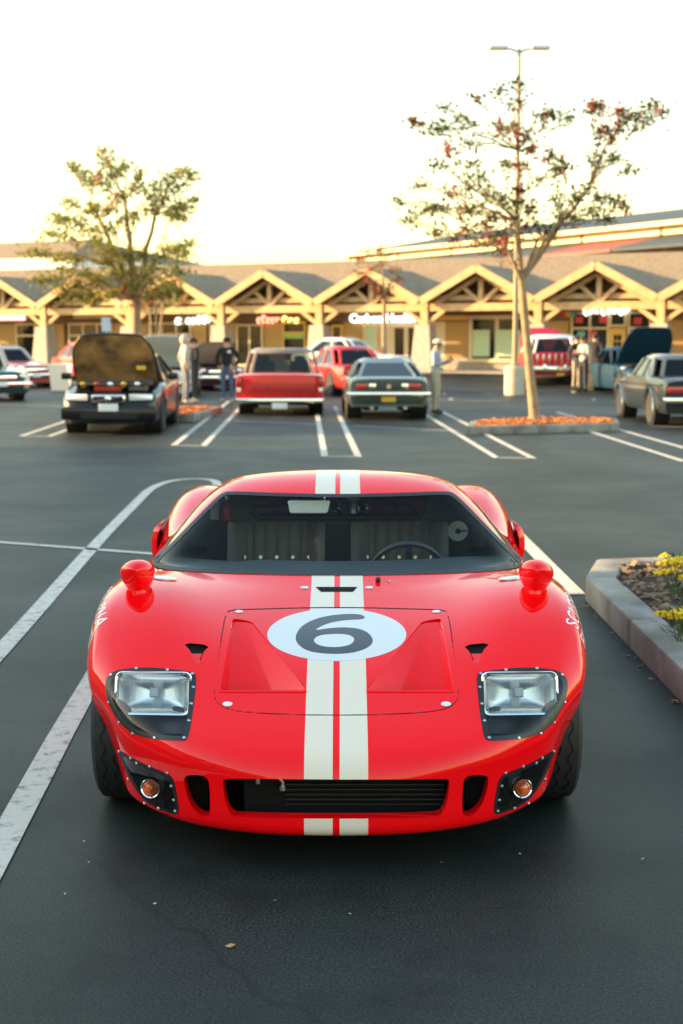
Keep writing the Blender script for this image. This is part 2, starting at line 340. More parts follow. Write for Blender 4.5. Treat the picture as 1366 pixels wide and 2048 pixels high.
def gable(k):
    xa, xb = k * BAY, (k + 1) * BAY; xm = (xa + xb) / 2; ze, zp = 3.02, 4.26; y0, y1 = -.55, 4.0
    m = MB()
    for s, xe in ((-1, xa), (1, xb)):
        m.prism([(xe, y0, ze), (xm, y0, zp), (xm, y0, zp - .12), (xe, y0, ze - .12)], (0, y1 - y0, 0))
    gr = m.build('gable_roof', ROOF, ARC)
    for xe in (xa, xb):
        MB().bar((xe + (.04 if xe == xa else -.04), y0 - .05, ze - .20), (xm, y0 - .05, zp - .16), .12, .30).build('rafter', BEAM, gr)
        MB().bar((xe + (.3 if xe == xa else -.3), 0, ze - .40), (xm, 0, zp - .42), .16, .18).build('truss_chord', BEAM, gr)
    MB().bbox(xa + .1, xb - .1, -.10, .10, 2.44, 2.74).build('tie_beam', BEAM, gr)
    MB().bbox(xm - .1, xm + .1, -.08, .08, 2.74, zp - .5).build('king_post', BEAM, gr)
    for s in (-1, 1):
        MB().bar((xm + s * .08, 0, 2.80), (xm + s * .82, 0, 3.42), .13, .15).build('truss_brace', BEAM, gr)
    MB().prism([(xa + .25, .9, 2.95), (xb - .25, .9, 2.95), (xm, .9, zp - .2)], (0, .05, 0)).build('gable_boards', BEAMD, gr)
def column(k):
    x = k * BAY; c = MB(); c.box((x, 0, .95), (.95, .95, 1.9), taper=.68); col = c.build('column', STONE, ARC, bevel=.03)
    MB().box((x, 0, .0), (1.15, 1.15, .3)).build('column_base', STONE, col, bevel=.03)
    MB().bbox(x - .15, x + .15, -.15, .15, 1.9, 3.0).build('post', BEAM, col)
    for s in (-1, 1): MB().bar((x + s * .1, 0, 1.95), (x + s * .85, 0, 2.48), .14, .16).build('bracket', BEAM, col)
for k in range(-9, 9): gable(k)
for k in range(-9, 10): column(k)
def window(x0, x1, z0, z1, nx=1, nz=1, frame=TRIM, pane=PANE, transom=None, y=2.56, fw=.09, name='window'):
    m = MB(); m.bbox(x0, x1, y - .04, y + .04, z0, z0 + fw); m.bbox(x0, x1, y - .04, y + .04, z1 - fw, z1)
    for i in range(nx + 1): xx = x0 + (x1 - x0 - fw) * i / nx; m.bbox(xx, xx + fw, y - .035, y + .035, z0 + fw, z1 - fw)
    zz = [z0 + fw + (z1 - z0 - 2 * fw) * i / nz for i in range(nz + 1)] if transom is None else [z0 + fw, transom, z1 - fw]
    for z in zz[1:-1]: m.bbox(x0 + fw, x1 - fw, y - .03, y + .03, z - fw / 2, z + fw / 2)
    f = m.build(name, frame, ARC)
    for i in range(nx):
        for j in range(len(zz) - 1):
            xa = x0 + fw + (x1 - x0 - fw) * i / nx; xb = x0 + (x1 - x0 - fw) * (i + 1) / nx
            MB().bbox(xa, xb, y + .004, y + .012, zz[j] + (fw / 2 if j else 0), zz[j + 1] - (fw / 2 if j < len(zz) - 2 else 0)).build('pane', pane, f)
    return f
def wall(x0, x1, m=SIDE): MB().bbox(x0, x1, 2.6, 2.9, .55, 2.05).build('wall', m, ARC)
def panel(x0, x1, z0, z1, m, y=2.50, name='poster'): return MB().bbox(x0, x1, y, y + .02, z0, z1).build(name, m, ARC)
POST = mat('green_poster', (.42, .58, .40), rough=.5); REDD = mat('red_banner', (.55, .06, .08), rough=.6); TEALD = mat('teal_banner', (.12, .4, .38), rough=.6)
YDOOR = mat('yellow_door', (.62, .40, .08), rough=.5); NEON = mat('neon_pink', (.8, .1, .4), rough=.4, emit=(1, .12, .55), estr=2.0); NEONB = mat('neon_blue', (.1, .1, .8), emit=(.15, .15, 1), estr=2.0)
GREENS = mat('green_sign', (.25, .45, .12), rough=.5)
B = BAY
for k in range(-9, 9):       # storefronts, bay by bay
    x = k * B - .9      # the shop wall stands back, so its bays sit a little to one side of the columns
    if k <= -5: wall(x, x + 1.6); window(x + 1.6, x + 4.4, .1, 2.05, 3, transom=1.5); wall(x + 4.4, x + B)
    if k == -4: wall(x, x + 1.9); window(x + 1.9, x + 4.3, .05, 2.1, 2, transom=1.5); wall(x + 4.3, x + B, SIDB); panel(x + .3, x + 2.6, 2.25, 2.5, mat('pale_pink_sign', (.75, .5, .48), rough=.5, emit=(1, .6, .55), estr=.5), 2.45, 'sign_board')
    if k == -3:
        window(x + .3, x + 2.9, .05, 2.1, 3, transom=1.5); wall(x + 2.9, x + B); n_ = panel(x + 1.5, x + 2.1, 1.05, 1.4, NEON, 2.5, 'neon_sign'); MB().bbox(x + 1.6, x + 2.0, 2.49, 2.51, .95, 1.05).build('neon_tube', NEONB, n_)
        panel(x + .8, x + 3.9, 2.3, 2.6, TRIM, 2.3, 'awning_board')
    if k == -2:
        window(x + .1, x + 2.5, .2, 2.1, 3, transom=1.55); wall(x + 2.5, x + 3.3, SIDE); window(x + 3.5, x + 4.4, .03, 2.0, 1, name='door', fw=.14); wall(x + 4.4, x + B)
    if k == -1:
        window(x + .1, x + 1.5, .1, 2.0, 2); wall(x + 1.5, x + 2.5); w_ = window(x + 2.5, x + 3.7, .3, 2.1, 1, transom=1.6, frame=YDOOR); panel(x + 2.55, x + 3.65, 1.35, 1.55, GREENS, 2.5, 'window_banner')
        d_ = MB().bbox(x + 3.8, x + 4.6, 2.52, 2.6, .03, 1.95).build('door', TRIM, ARC); MB().bbox(x + 4.05, x + 4.4, 2.50, 2.519, 1.1, 1.5).build('door_pane', PANE, d_)
    if k == 0:
        window(x + .15, x + .7, .1, 1.95, 1, frame=YDOOR); wall(x + .7, x + 1.7, SIDE); window(x + 1.7, x + 2.4, .2, 2.0, 1, pane=POST); wall(x + 2.4, x + 3.0, TRIM); window(x + 3.0, x + 4.5, .03, 2.0, 2, fw=.2, name='door')
    if k == 1:
        wall(x, x + .7, TRIM); wall(x + .7, x + 1.75, SIDB); window(x + 1.8, x + 4.3, .35, 2.3, 2, fw=.16, frame=TRIM); panel(x + 2.0, x + 2.75, .6, 1.7, POST); panel(x + 3.0, x + 4.1, .6, 1.7, POST); wall(x + 4.3, x + B)
        panel(x + .5, x + 1.9, 2.1, 2.3, mat('warm_board', (.6, .36, .12), rough=.6), 2.2, 'awning_board')
    if k == 2:
        wall(x, x + 1.3, SIDE); window(x + 1.4, x + 3.0, .1, 2.4, 2, transom=1.75); d_ = MB().bbox(x + 3.02, x + 3.68, 2.52, 2.6, .03, 1.75).build('door', YDOOR, ARC); window(x + 3.0, x + 3.7, 1.8, 2.4); window(x + 3.75, x + 4.7, .3, 2.4, 1, transom=1.75)
        for i in range(2):
            for j in range(2): MB().bbox(x + 3.2 + i * .17, x + 3.34 + i * .17, 2.5, 2.519, 1.0 + j * .27, 1.22 + j * .27).build('door_pane', PANE, d_)
        for q, (dx, zz, mm) in enumerate(((1.6, 1.95, REDD), (2.6, 1.95, REDD), (1.7, 1.35, TEALD), (2.2, 1.35, REDD), (4.0, 1.9, REDD), (4.1, 1.45, REDD), (4.45, 1.45, TEALD))): panel(x + dx, x + dx + .32, zz, zz + .28, mm, 2.5, 'paper_lantern')
    if k >= 3: wall(x, x + 1.5, SIDB); window(x + 1.5, x + 3.8, .3, 2.0, 2); wall(x + 3.8, x + B, SIDB)
# ---- lettering over the shops
def sign_text(txt, x, z, size, y=2.40, m=BWHT, name='sign_letters', wide=None):
    cu = bpy.data.curves.new(name, 'FONT'); cu.body = txt; cu.size = size; cu.extrude = .03; cu.align_x = 'LEFT'; cu.align_y = 'CENTER'; cu.resolution_u = 2; cu.offset = .01
    to = bpy.data.objects.new('tmp', cu); COL.objects.link(to); dg = bpy.context.evaluated_depsgraph_get(); me = bpy.data.meshes.new_from_object(to.evaluated_get(dg)); bpy.data.objects.remove(to)
    o = link(name, me, m, ARC, (x, y, z)); o.rotation_euler = (R(90), 0, 0)
    if wide: o.scale = (wide / max(.01, o.dimensions.x), 1, 1)
    return o
sign_text('Carbon Health', .2, 2.20, .52, wide=3.1)
def letter_row(x, z, n, h, w, y=2.40, m=BWHT, seed=0):
    rnd = random.Random(seed)       # unreadable lit lettering: separate rounded strokes
    for i in range(n):
        mb = MB(); hh = h * rnd.choice((.65, .65, 1)); cx = x + w * i
        mb.tube([(cx + w * .35 + w * .3 * math.cos(a), y, z + hh * .45 + hh * .45 * math.sin(a)) for a in [R(q) for q in range(20, 330 if rnd.random() < .6 else 250, 40)]], .05, 6); mb.build('sign_letter', m, ARC)
letter_row(-2 * B + .85, 2.03, 1, .42, .45, seed=2); letter_row(-2 * B + 1.45, 2.05, 5, .36, .29, seed=3)
letter_row(-1 * B + .4, 2.05, 5, .36, .24, m=mat('sign_red', (.7, .2, .12), emit=(1, .3, .18), estr=.8), seed=4); letter_row(-1 * B + 1.7, 2.05, 3, .3, .3, m=mat('sign_yellow', (.75, .6, .15), emit=(1, .8, .2), estr=.8), seed=6)
letter_row(2 * B + 1.1, 2.28, 8, .42, .24, seed=5)
for i in range(3): panel(2 * B + .1 + .22 * i, 2 * B + .3 + .22 * i, 2.2, 2.42, (REDD, YDOOR, TEALD)[i], 2.4, 'sign_tile')
# ---- large hall behind, to the right
METR = mat('blue_grey_metal_roof', (.035, .055, .065), rough=.75, var=.08, vscale=1); RUST = mat('rust_red_metal', (.20, .06, .04), rough=.6); CLER = mat('clerestory_cream', (.60, .48, .30), rough=.7)
HA = math.atan2(.86, -.51)
hall = empty('market_hall', (16.8, 70, 0), HA, 'tall hall with blue grey metal roof rising behind the arcade', 'building')
# local x runs away to the left, local -y is the far side; mirror so that +d is behind
def hb(x0, x1, d0, d1, z0, z1): return MB().bbox(x0, x1, -d1, -d0, z0, z1)
hb(-24, 32.5, .3, 16, -.3, 7.3).build('wall', CLER, hall)
for i in range(9):
    xa = -22 + i * 6.0
    MB().prism([(xa, 3.2, 6.05), (xa, -.3, 6.84), (xa, -.3, 6.74), (xa, 3.2, 5.95)], (5.9, 0, 0)).build('lower_roof', RUST if i in (4,) else METR, hall)
    hb(xa, xa + 5.8, .0, .3, 6.86, 7.36).build('clerestory', CLER if i % 2 else TRIM, hall)
MB().add([(-25, .5, 7.42), (33, .5, 7.42), (27, -8, 9.05), (-25, -8, 9.05), (33, -16.5, 7.42), (-25, -16.5, 7.42), (-25, .5, 7.3), (33, .5, 7.3), (33, -16.5, 7.3), (-25, -16.5, 7.3)], [(0, 1, 2, 3), (1, 4, 2), (3, 2, 4, 5), (0, 6, 7, 1), (1, 7, 8, 4), (0, 3, 5, 9, 6), (6, 9, 8, 7)]).build('metal_roof', METR, hall)
hb(-25, 33.1, -.62, -.5, 7.25, 7.46).build('fascia', CLER, hall)
# ---- store on the far left
fs = empty('far_store', (-.91, 60.45, .40), BA, 'brown roofed store with a white fascia far behind the yellow green tree', 'building')
MB().bbox(-62, -29.6, 22, 40, -.3, 5.9).build('wall', TRIM, fs); MB().bbox(-62.3, -29.3, 21.7, 40, 5.9, 6.7).build('fascia', mat('white_fascia', (.72, .68, .62), rough=.6), fs)
MB().add([(-62.5, 21.6, 6.7), (-29.2, 21.6, 6.7), (-31.0, 26, 8.05), (-62.5, 26, 8.05), (-29.2, 40, 6.7), (-62.5, 40, 6.7)], [(0, 1, 2, 3), (1, 4, 2), (3, 2, 4, 5), (0, 3, 5), (0, 5, 4, 1)]).build('roof', ROOF, fs)
# ---- small bits along the front: cafe chairs, notice sign, white board
CHAIRR = mat('orange_red_chair', (.62, .10, .04), rough=.5)
def cafe_chair(x, y, rz):
    p = arc_px(x, y, 0); e = empty('cafe_chair', (p.x, p.y, p.z + .02), BA + rz, 'orange red cafe chair on the arcade walkway', 'chair', 'cafe chairs by the storefront')
    MB().bbox(-.2, .2, -.2, .2, .42, .46).build('seat', CHAIRR, e, bevel=.01); MB().bbox(-.2, .2, .17, .2, .5, .85).build('backrest', CHAIRR, e, bevel=.01)
    for a in (-.17, .17):
        for b in (-.17, .17): MB().bbox(a - .015, a + .015, b - .015, b + .015, 0, .42 if b < 0 else .5).build('leg', CHAIRR, e)
for i in range(5): cafe_chair(.7 + i * .62, -.6 - .25 * (i % 2), R((20, 140, 250, 80, 200)[i]))
# ================================================================== trees, flowers, lamp post
BARK = mat('smooth_bark', (.25, .17, .095), rough=.75, var=.25, vscale=5, bump=.2, bscale=20)
def leafmat(name, c1, c2, c3=None):
    m = bpy.data.materials.new(name); m.use_nodes = True; nt = m.node_tree; nt.nodes.clear(); N = nt.nodes.new
    o = N('ShaderNodeOutputMaterial'); d = N('ShaderNodeBsdfDiffuse'); t = N('ShaderNodeBsdfTranslucent'); mx = N('ShaderNodeMixShader'); mx.inputs[0].default_value = .45
    gi = N('ShaderNodeNewGeometry'); r = N('ShaderNodeValToRGB'); e = r.color_ramp.elements; e[0].color = (*c1, 1); e[1].color = (*c2, 1); e[0].position = .25; e[1].position = .75
    if c3: q = r.color_ramp.elements.new(.93); q.color = (*c3, 1)
    nt.links.new(gi.outputs['Random Per Island'], r.inputs[0])
    for s in (d, t): nt.links.new(r.outputs[0], s.inputs[0])
    nt.links.new(d.outputs[0], mx.inputs[1]); nt.links.new(t.outputs[0], mx.inputs[2]); nt.links.new(mx.outputs[0], o.inputs[0]); return m
LEAF_R = leafmat('myrtle_leaf', (.035, .055, .020), (.11, .105, .03), (.22, .09, .03)); LEAF_L = leafmat('pale_leaf', (.13, .17, .04), (.30, .30, .07), (.36, .22, .06))
BLOOM = leafmat('red_blossom', (.45, .04, .05), (.55, .12, .12))
def tree(name, base, fork, clumps, label, leafm, nleaf, lsize, cr, seed, trunk_r, bloom=.3, stems=None, group=None, nb=26):
    """base: foot; fork: list of fork points; clumps: twig-end clump centres (world)"""
    rnd = random.Random(seed); base = Vector(base); e = empty(name, base, 0, label, 'tree', group); loc = lambda p: Vector(p) - base
    forks = [loc(f) for f in fork]; mb = MB(); B0 = Vector((0, 0, -.05))
    def limb(a, b, r0, r1, n=5, sag=.12):
        d = (b - a).length; pts = [a]
        for i in range(1, n): t = i / n; pts.append(a.lerp(b, t) + Vector((rnd.uniform(-1, 1), rnd.uniform(-1, 1), rnd.uniform(-.3, 1))) * d * sag * (1 - abs(2 * t - 1)) * .5)
        pts.append(b); mb.tube(pts, [r0 + (r1 - r0) * i / n for i in range(n + 1)], 7); return pts
    starts = []
    if stems:
        for f in forks: limb(B0 + Vector((rnd.uniform(-.06, .06), rnd.uniform(-.06, .06), 0)), f, trunk_r, trunk_r * .55, 6, .05); starts.append((f, trunk_r * .55))
    else:
        f = forks[0]; mid = f * .5 + Vector((rnd.uniform(-.05, .05), 0, 0)); mb.tube([B0, Vector((0, 0, .12)), f * .25, mid, f * .78, f], [trunk_r * 1.7, trunk_r * 1.15, trunk_r, trunk_r * .9, trunk_r * .85, trunk_r * .8], 10)
        starts = [(f, trunk_r * .6)]
        for f2 in forks[1:]: limb(f, f2, trunk_r * .55, trunk_r * .3, 5, .06); starts.append((f2, trunk_r * .3))
    lv, lf, bv, bf = [], [], [], []
    for c in clumps:
        c = loc(c); st, r0 = min(starts, key=lambda q: (q[0] - c).length + (.8 if q[0].z > c.z else 0)); pts = limb(st, c, min(.024, r0 * .5), .005, 6, .16)
        for q in range(8):       # twigs
            a = pts[rnd.randint(3, 6)]; limb(a, c + Vector((rnd.gauss(0, cr * .8), rnd.gauss(0, cr * .8), rnd.gauss(0, cr * .55))), .006, .003, 2, .1)
        for q in range(nleaf):
            d = Vector((rnd.gauss(0, 1), rnd.gauss(0, 1), rnd.gauss(0, .6))); p = c + d * cr * rnd.choice((.45, .7, .9))
            if rnd.random() < .25: p = pts[rnd.randint(3, 5)].lerp(c, rnd.random()) + Vector((rnd.gauss(0, .09), rnd.gauss(0, .09), rnd.gauss(0, .09)))
            s = lsize * rnd.uniform(.6, 1.3); M = Matrix.Rotation(rnd.uniform(0, 6.3), 3, 'Z') @ Matrix.Rotation(rnd.gauss(.2, .6), 3, 'X') @ Matrix.Rotation(rnd.gauss(0, .5), 3, 'Y')
            k = len(lv); lv += [p + M @ Vector(v) for v in ((0, 0, 0), (s * .26, s * .45, s * .06), (0, s, 0), (-s * .26, s * .45, s * .06))]; lf += [(k, k + 1, k + 2), (k, k + 2, k + 3)]
        if rnd.random() < bloom:
            cc = c + Vector((rnd.gauss(0, cr * .5), rnd.gauss(0, cr * .5), cr * .3 * rnd.uniform(-1, 1)))
            for q in range(nb):
                p = cc + Vector((rnd.gauss(0, .06), rnd.gauss(0, .06), rnd.gauss(0, .10))); s = .07 * rnd.uniform(.6, 1.3); M = Matrix.Rotation(rnd.uniform(0, 6.3), 3, 'Z') @ Matrix.Rotation(rnd.uniform(0, 6.3), 3, 'X')
                k = len(bv); bv += [p + M @ Vector(v) for v in ((-s / 2, 0, 0), (0, -s / 2, 0), (s / 2, 0, .2 * s), (0, s / 2, 0))]; bf += [(k, k + 1, k + 2), (k, k + 2, k + 3)]
    mb.build('trunk', BARK, e, smooth=60)
    me = bpy.data.meshes.new('crown'); me.from_pydata([tuple(p) for p in lv], [], lf); link('crown', me, leafm, e)
    if bv: me = bpy.data.meshes.new('blossom'); me.from_pydata([tuple(p) for p in bv], [], bf); link('blossom', me, BLOOM, e)
    return e
def pxs(lst, Y, sp, seed):
    r = random.Random(seed); return [atY(u, v, Y + r.uniform(-sp, sp)) for u, v in lst]
TY = 26.7
RT = [(1030, 205), (1040, 170), (1000, 180), (950, 195), (885, 215), (880, 250), (925, 240), (825, 245), (860, 265), (935, 290), (900, 305), (870, 330), (945, 330), (1025, 255), (1085, 235), (1110, 225), (1140, 240), (1000, 260), (1060, 300),
      (1200, 215), (1240, 225), (1300, 215), (1325, 225), (1280, 240), (1220, 265), (1245, 240), (1185, 215), (1260, 230), (1230, 320), (1260, 340), (1190, 320), (1205, 265), (1100, 310), (1130, 330), (1080, 360), (1110, 345), (1170, 380), (1200, 395), (1235, 400), (1250, 415), (1150, 400), (1110, 400),
      (800, 405), (840, 425), (870, 415), (835, 370), (815, 440), (900, 385), (940, 370), (960, 355), (920, 420), (980, 390), (1010, 330), (1010, 400), (1040, 380), (1060, 420), (870, 465), (905, 475), (935, 460), (965, 450), (985, 480), (1005, 470), (1030, 450), (1075, 450), (1100, 465), (1150, 440), (1185, 425), (1120, 430), (950, 420), (1040, 330), (1035, 410), (985, 435), (1000, 505), (960, 490), (1215, 440), (1050, 270)]
tree('flowering_tree', (3.62, TY, .16), [atY(1043, 560, TY), atY(1030, 440, TY), atY(1075, 480, TY + .2), atY(1015, 500, TY - .2), atY(1120, 440, TY), atY(1180, 370, TY + .3), atY(1035, 300, TY)],
     pxs(RT, TY, .9, 7), 'slender crape myrtle with sparse leaves and red blossoms on the mulch island', LEAF_R, 92, .095, .16, 11, .088, .34)
LTY = 38.0
LT = [(140, 330), (160, 345), (205, 310), (215, 330), (195, 355), (230, 345), (175, 365), (210, 375), (250, 330), (280, 350), (275, 375), (310, 375), (340, 355), (370, 345), (385, 350), (350, 375), (300, 395), (330, 400), (385, 400), (370, 415), (350, 420), (240, 395), (190, 415), (140, 405), (180, 420), (220, 420), (270, 430), (130, 440), (115, 440), (160, 450), (190, 460), (220, 460), (100, 470), (130, 470), (250, 440), (345, 430), (365, 435), (300, 420), (60, 505), (90, 510), (120, 515), (150, 520), (100, 555), (80, 560), (130, 540), (150, 560), (170, 545), (200, 560), (230, 550), (260, 545), (290, 540), (150, 590), (180, 600), (210, 590), (240, 580), (270, 570), (300, 560), (330, 510), (350, 500), (370, 510), (375, 490), (355, 540), (310, 535), (220, 500), (190, 480), (280, 510), (250, 510), (210, 525), (240, 530), (180, 575), (120, 580), (350, 575), (330, 590), (300, 600)]
p0 = ground(275, 800); tp = Vector(((275 - 683) / FPX * LTY, LTY, gz(-5.5, LTY)))
tree('pale_tree', tp, [atY(272, 600, LTY), atY(262, 500, LTY), atY(225, 530, LTY), atY(310, 520, LTY), atY(200, 440, LTY), atY(310, 430, LTY), atY(250, 400, LTY)],
     pxs(LT, LTY, 1.2, 8), 'leafy yellow green tree standing behind the black sedan', LEAF_L, 120, .13, .24, 12, .15, .10)
S1 = 50.; b1 = Vector(((318 - 683) / FPX * S1, S1, gz(-6.4, S1)))
tree('slim_tree', b1, [atY(298, 615, S1), atY(312, 605, S1), atY(327, 600, S1 + .3)], pxs([(290, 570), (320, 560), (345, 575), (300, 590), (335, 540), (360, 560), (280, 600), (365, 600), (350, 610)], S1, 1, 9), 'slim tree of three thin stems beside the hooded visitor', LEAF_L, 70, .12, .22, 13, .055, .4, stems=True)
S2 = 53.; b2 = Vector(((771 - 683) / FPX * S2, S2, gz(1.6, S2)))
tree('young_tree', b2, [atY(768, 600, S2), atY(752, 560, S2), atY(785, 555, S2), atY(765, 540, S2)], pxs([(720, 520), (735, 505), (760, 500), (775, 510), (790, 540), (745, 540), (715, 545), (730, 560), (780, 575), (765, 590), (750, 580), (800, 560), (760, 530)], S2, 1, 10), 'small thin trunked tree with reddish blossom standing before the lit white lettering', LEAF_R, 60, .11, .20, 14, .09, .6)
S3 = 55.; b3 = Vector(((930 - 683) / FPX * S3, S3, gz(4.7, S3)))
# ---- lamp post
LX, LYY = 5.19, 42.8; lz = gz(LX, LYY)
lp = empty('lamp_post', (LX, LYY, lz), 0, 'tall double headed parking lot lamp on a round concrete base', 'lamp post')
MB().lathe([(.31, 0), (.31, .84), (.27, .88), (0, .88)], 28).build('concrete_base', mat('base_concrete', (.44, .38, .29), rough=.9, var=.1), lp, smooth=40)
POLE = mat('pole_paint', (.26, .20, .12), rough=.5)
MB().lathe([(.16, .88), (.15, .92), (.08, 1.0), (.05, 10.1), (0, 10.1)], 16).build('pole', POLE, lp, smooth=40)
for s in (-1, 1):
    a = MB().tube([(0, 0, 9.98), (s * .22, 0, 10.08), (s * .40, 0, 10.1)], .035, 8).build('arm', POLE, lp, smooth=True)
    MB().box((s * .62, 0, 10.12), (.55, .36, .11)).build('lamp_head', mat('lamp_head', (.6, .6, .58), rough=.35), lp, bevel=.03)
# ---- yellow flowers in the near planter
YEL = mat('yellow_petal', (.72, .52, .02), rough=.8, var=.15, vscale=50); STEM = mat('flower_stem', (.07, .10, .04), rough=.8, var=.3, vscale=20)
def flower_plant(base, heads, label, seed):
    rnd = random.Random(seed); base = Vector(base); e = empty('flower_plant', base, 0, label, 'plant', None)
    for h in heads:
        p = Vector(h) - base; r_ = rnd.uniform(.022, .04); st_ = MB(); st_.tube([(rnd.uniform(-.03, .03), rnd.uniform(-.03, .03), 0), p * .5 + Vector((rnd.uniform(-.03, .03), 0, .02)), p], .003, 5); st_.build('stem', STEM, e)
        fl = MB()
        for q in range(34):
            a = rnd.uniform(0, 6.3); rr_ = r_ * 1.3 * math.sqrt(rnd.random()); c = p + Vector((rr_ * math.cos(a), rr_ * math.sin(a), .012 * (1 - rr_ / r_) + rnd.uniform(-.006, .006))); fl.ball(c, (rnd.uniform(.006, .010),) * 2 + (.006,), 6, 4)
        fl.build('flower_head', YEL, e, smooth=True)
    lf = MB()
    for q in range(70):
        a = rnd.uniform(0, 6.3); z = rnd.uniform(.02, .26); r0 = rnd.uniform(.0, .10); L_ = rnd.uniform(.05, .10); d = Vector((math.cos(a), math.sin(a), rnd.uniform(.1, .8))).normalized(); sd = Vector((-math.sin(a), math.cos(a), 0)) * .008; o = Vector((r0 * math.cos(a), r0 * math.sin(a), z))
        lf.add([o, o + d * L_ * .5 + sd, o + d * L_, o + d * L_ * .5 - sd], [(0, 1, 2, 3)])
    lf.build('leaves', leafmat('flower_leaf', (.05, .08, .04), (.10, .13, .07)), e)
Yf = 8.3
hp = [(1333, 1126), (1322, 1128), (1345, 1122), (1357, 1118), (1340, 1140), (1322, 1145), (1352, 1142), (1362, 1128), (1330, 1112), (1364, 1155)]
r_ = random.Random(2)
bx = atY(1352, 1190, Yf); flower_plant((bx.x, Yf, .13), [atY(u, v, Yf + r_.uniform(-.1, .1)) for u, v in hp], 'tall yellow flowering plant at the back of the bark planter', 21)
Yf = 7.0; bx = atY(1362, 1260, Yf); flower_plant((bx.x, Yf, .12), [atY(u, v, Yf + r_.uniform(-.1, .1)) for u, v in ((1328, 1228), (1345, 1226), (1360, 1222), (1350, 1235), (1372, 1226), (1380, 1215), (1364, 1232))], 'low yellow flowering plant close behind the planter kerb', 22)
# ---- dry leaves on the asphalt
DRY = mat('dry_leaf', (.40, .24, .11), rough=.8, var=.3, vscale=40); rnd = random.Random(4)
def dry_leaf(p, s, rz, label, group=None, m=DRY):
    v = [(0, -.5, .02), (.22, -.15, .12), (.2, .25, .1), (0, .55, .16), (-.18, .2, .02), (-.2, -.2, .06), (0, 0, 0)]; M = rotz(rz)
    o = MB().add([M @ Vector(q) * s for q in v], [(0, 1, 6), (1, 2, 6), (2, 3, 6), (3, 4, 6), (4, 5, 6), (5, 0, 6)]).build('dry_leaf', m, None, loc=(p[0], p[1], .004)); tag(o, label, 'leaf', group); return o
p = ground(461, 1895); dry_leaf(p, .035, 2.3, 'single curled tan leaf on bare asphalt ahead of the race car')
for i in range(34):
    y = rnd.uniform(4.6, 8.9); x = 1.545 - abs(rnd.gauss(0, .02)) - .015
    dry_leaf((x, y), rnd.uniform(.018, .045), rnd.uniform(0, 6), 'small dry leaf lying along the foot of the planter kerb', 'dry leaves along the planter kerb')
for u, v in ((168, 1685), (310, 1810), (178, 1727), (883, 1727), (1040, 1710), (550, 1803), (1285, 1720), (1352, 1410), (700, 1830), (130, 1790)):
    p = ground(u, v); dry_leaf(p, rnd.uniform(.008, .016), rnd.uniform(0, 6), 'tiny pale leaf scrap lying loose on the near asphalt', 'pale scraps on the near asphalt', mat('pale_scrap', (.5, .47, .42), rough=.9))
# ================================================================== the parked cars behind
DRUB = mat('car_tyre', (.016, .017, .018), rough=.7); BCHR = mat('car_chrome', (.8, .8, .8), rough=.12, metal=1.); CGL = glass('car_glass', (.55, .60, .60), ior=1.35)
TAIL = mat('tail_red', (.35, .01, .015), rough=.2, coat=1.); HLAMP = mat('head_lamp', (.75, .75, .72), rough=.15, coat=1., metal=.3); PLATE = mat('white_plate', (.75, .75, .74), rough=.5); PLATY = mat('yellow_plate', (.62, .38, .05), rough=.5)
UNDER = mat('car_underside', (.012, .012, .013), rough=.8)
def cpaint(name, c, metal=0.): return mat(name, c, rough=.3, coat=1., metal=metal, coat_ior=1.32, spec=.25)
def wheel_part(root, x, y, r, wd, rim=BCHR, s=1):
    e = empty('wheel', (x, y, r)); e.parent = root; M = Matrix.Rotation(R(90 * s), 4, 'Y'); h = wd / 2
    MB().lathe([(r * .62, -h * .8), (r * .9, -h), (r * .98, -h * .8), (r, -h * .5), (r, h * .5), (r * .98, h * .8), (r * .9, h), (r * .62, h * .8)], 28, M).build('tyre', DRUB, e, smooth=40)
    MB().lathe([(r * .63, -h * .7), (r * .6, h * .6), (r * .63, h * .8), (r * .55, h * .65), (r * .5, h * .3), (r * .2, h * .5), (r * .17, h * .75), (0, h * .75)], 24, M).build('rim', rim, e, smooth=40)
def interp(tab, t):
    for (a, va), (b, vb) in zip(tab[:-1], tab[1:]):
        if t <= b: q = (t - a) / (b - a) if b > a else 0; return [x + (y - x) * q for x, y in zip(va, vb)]
    return tab[-1][1]
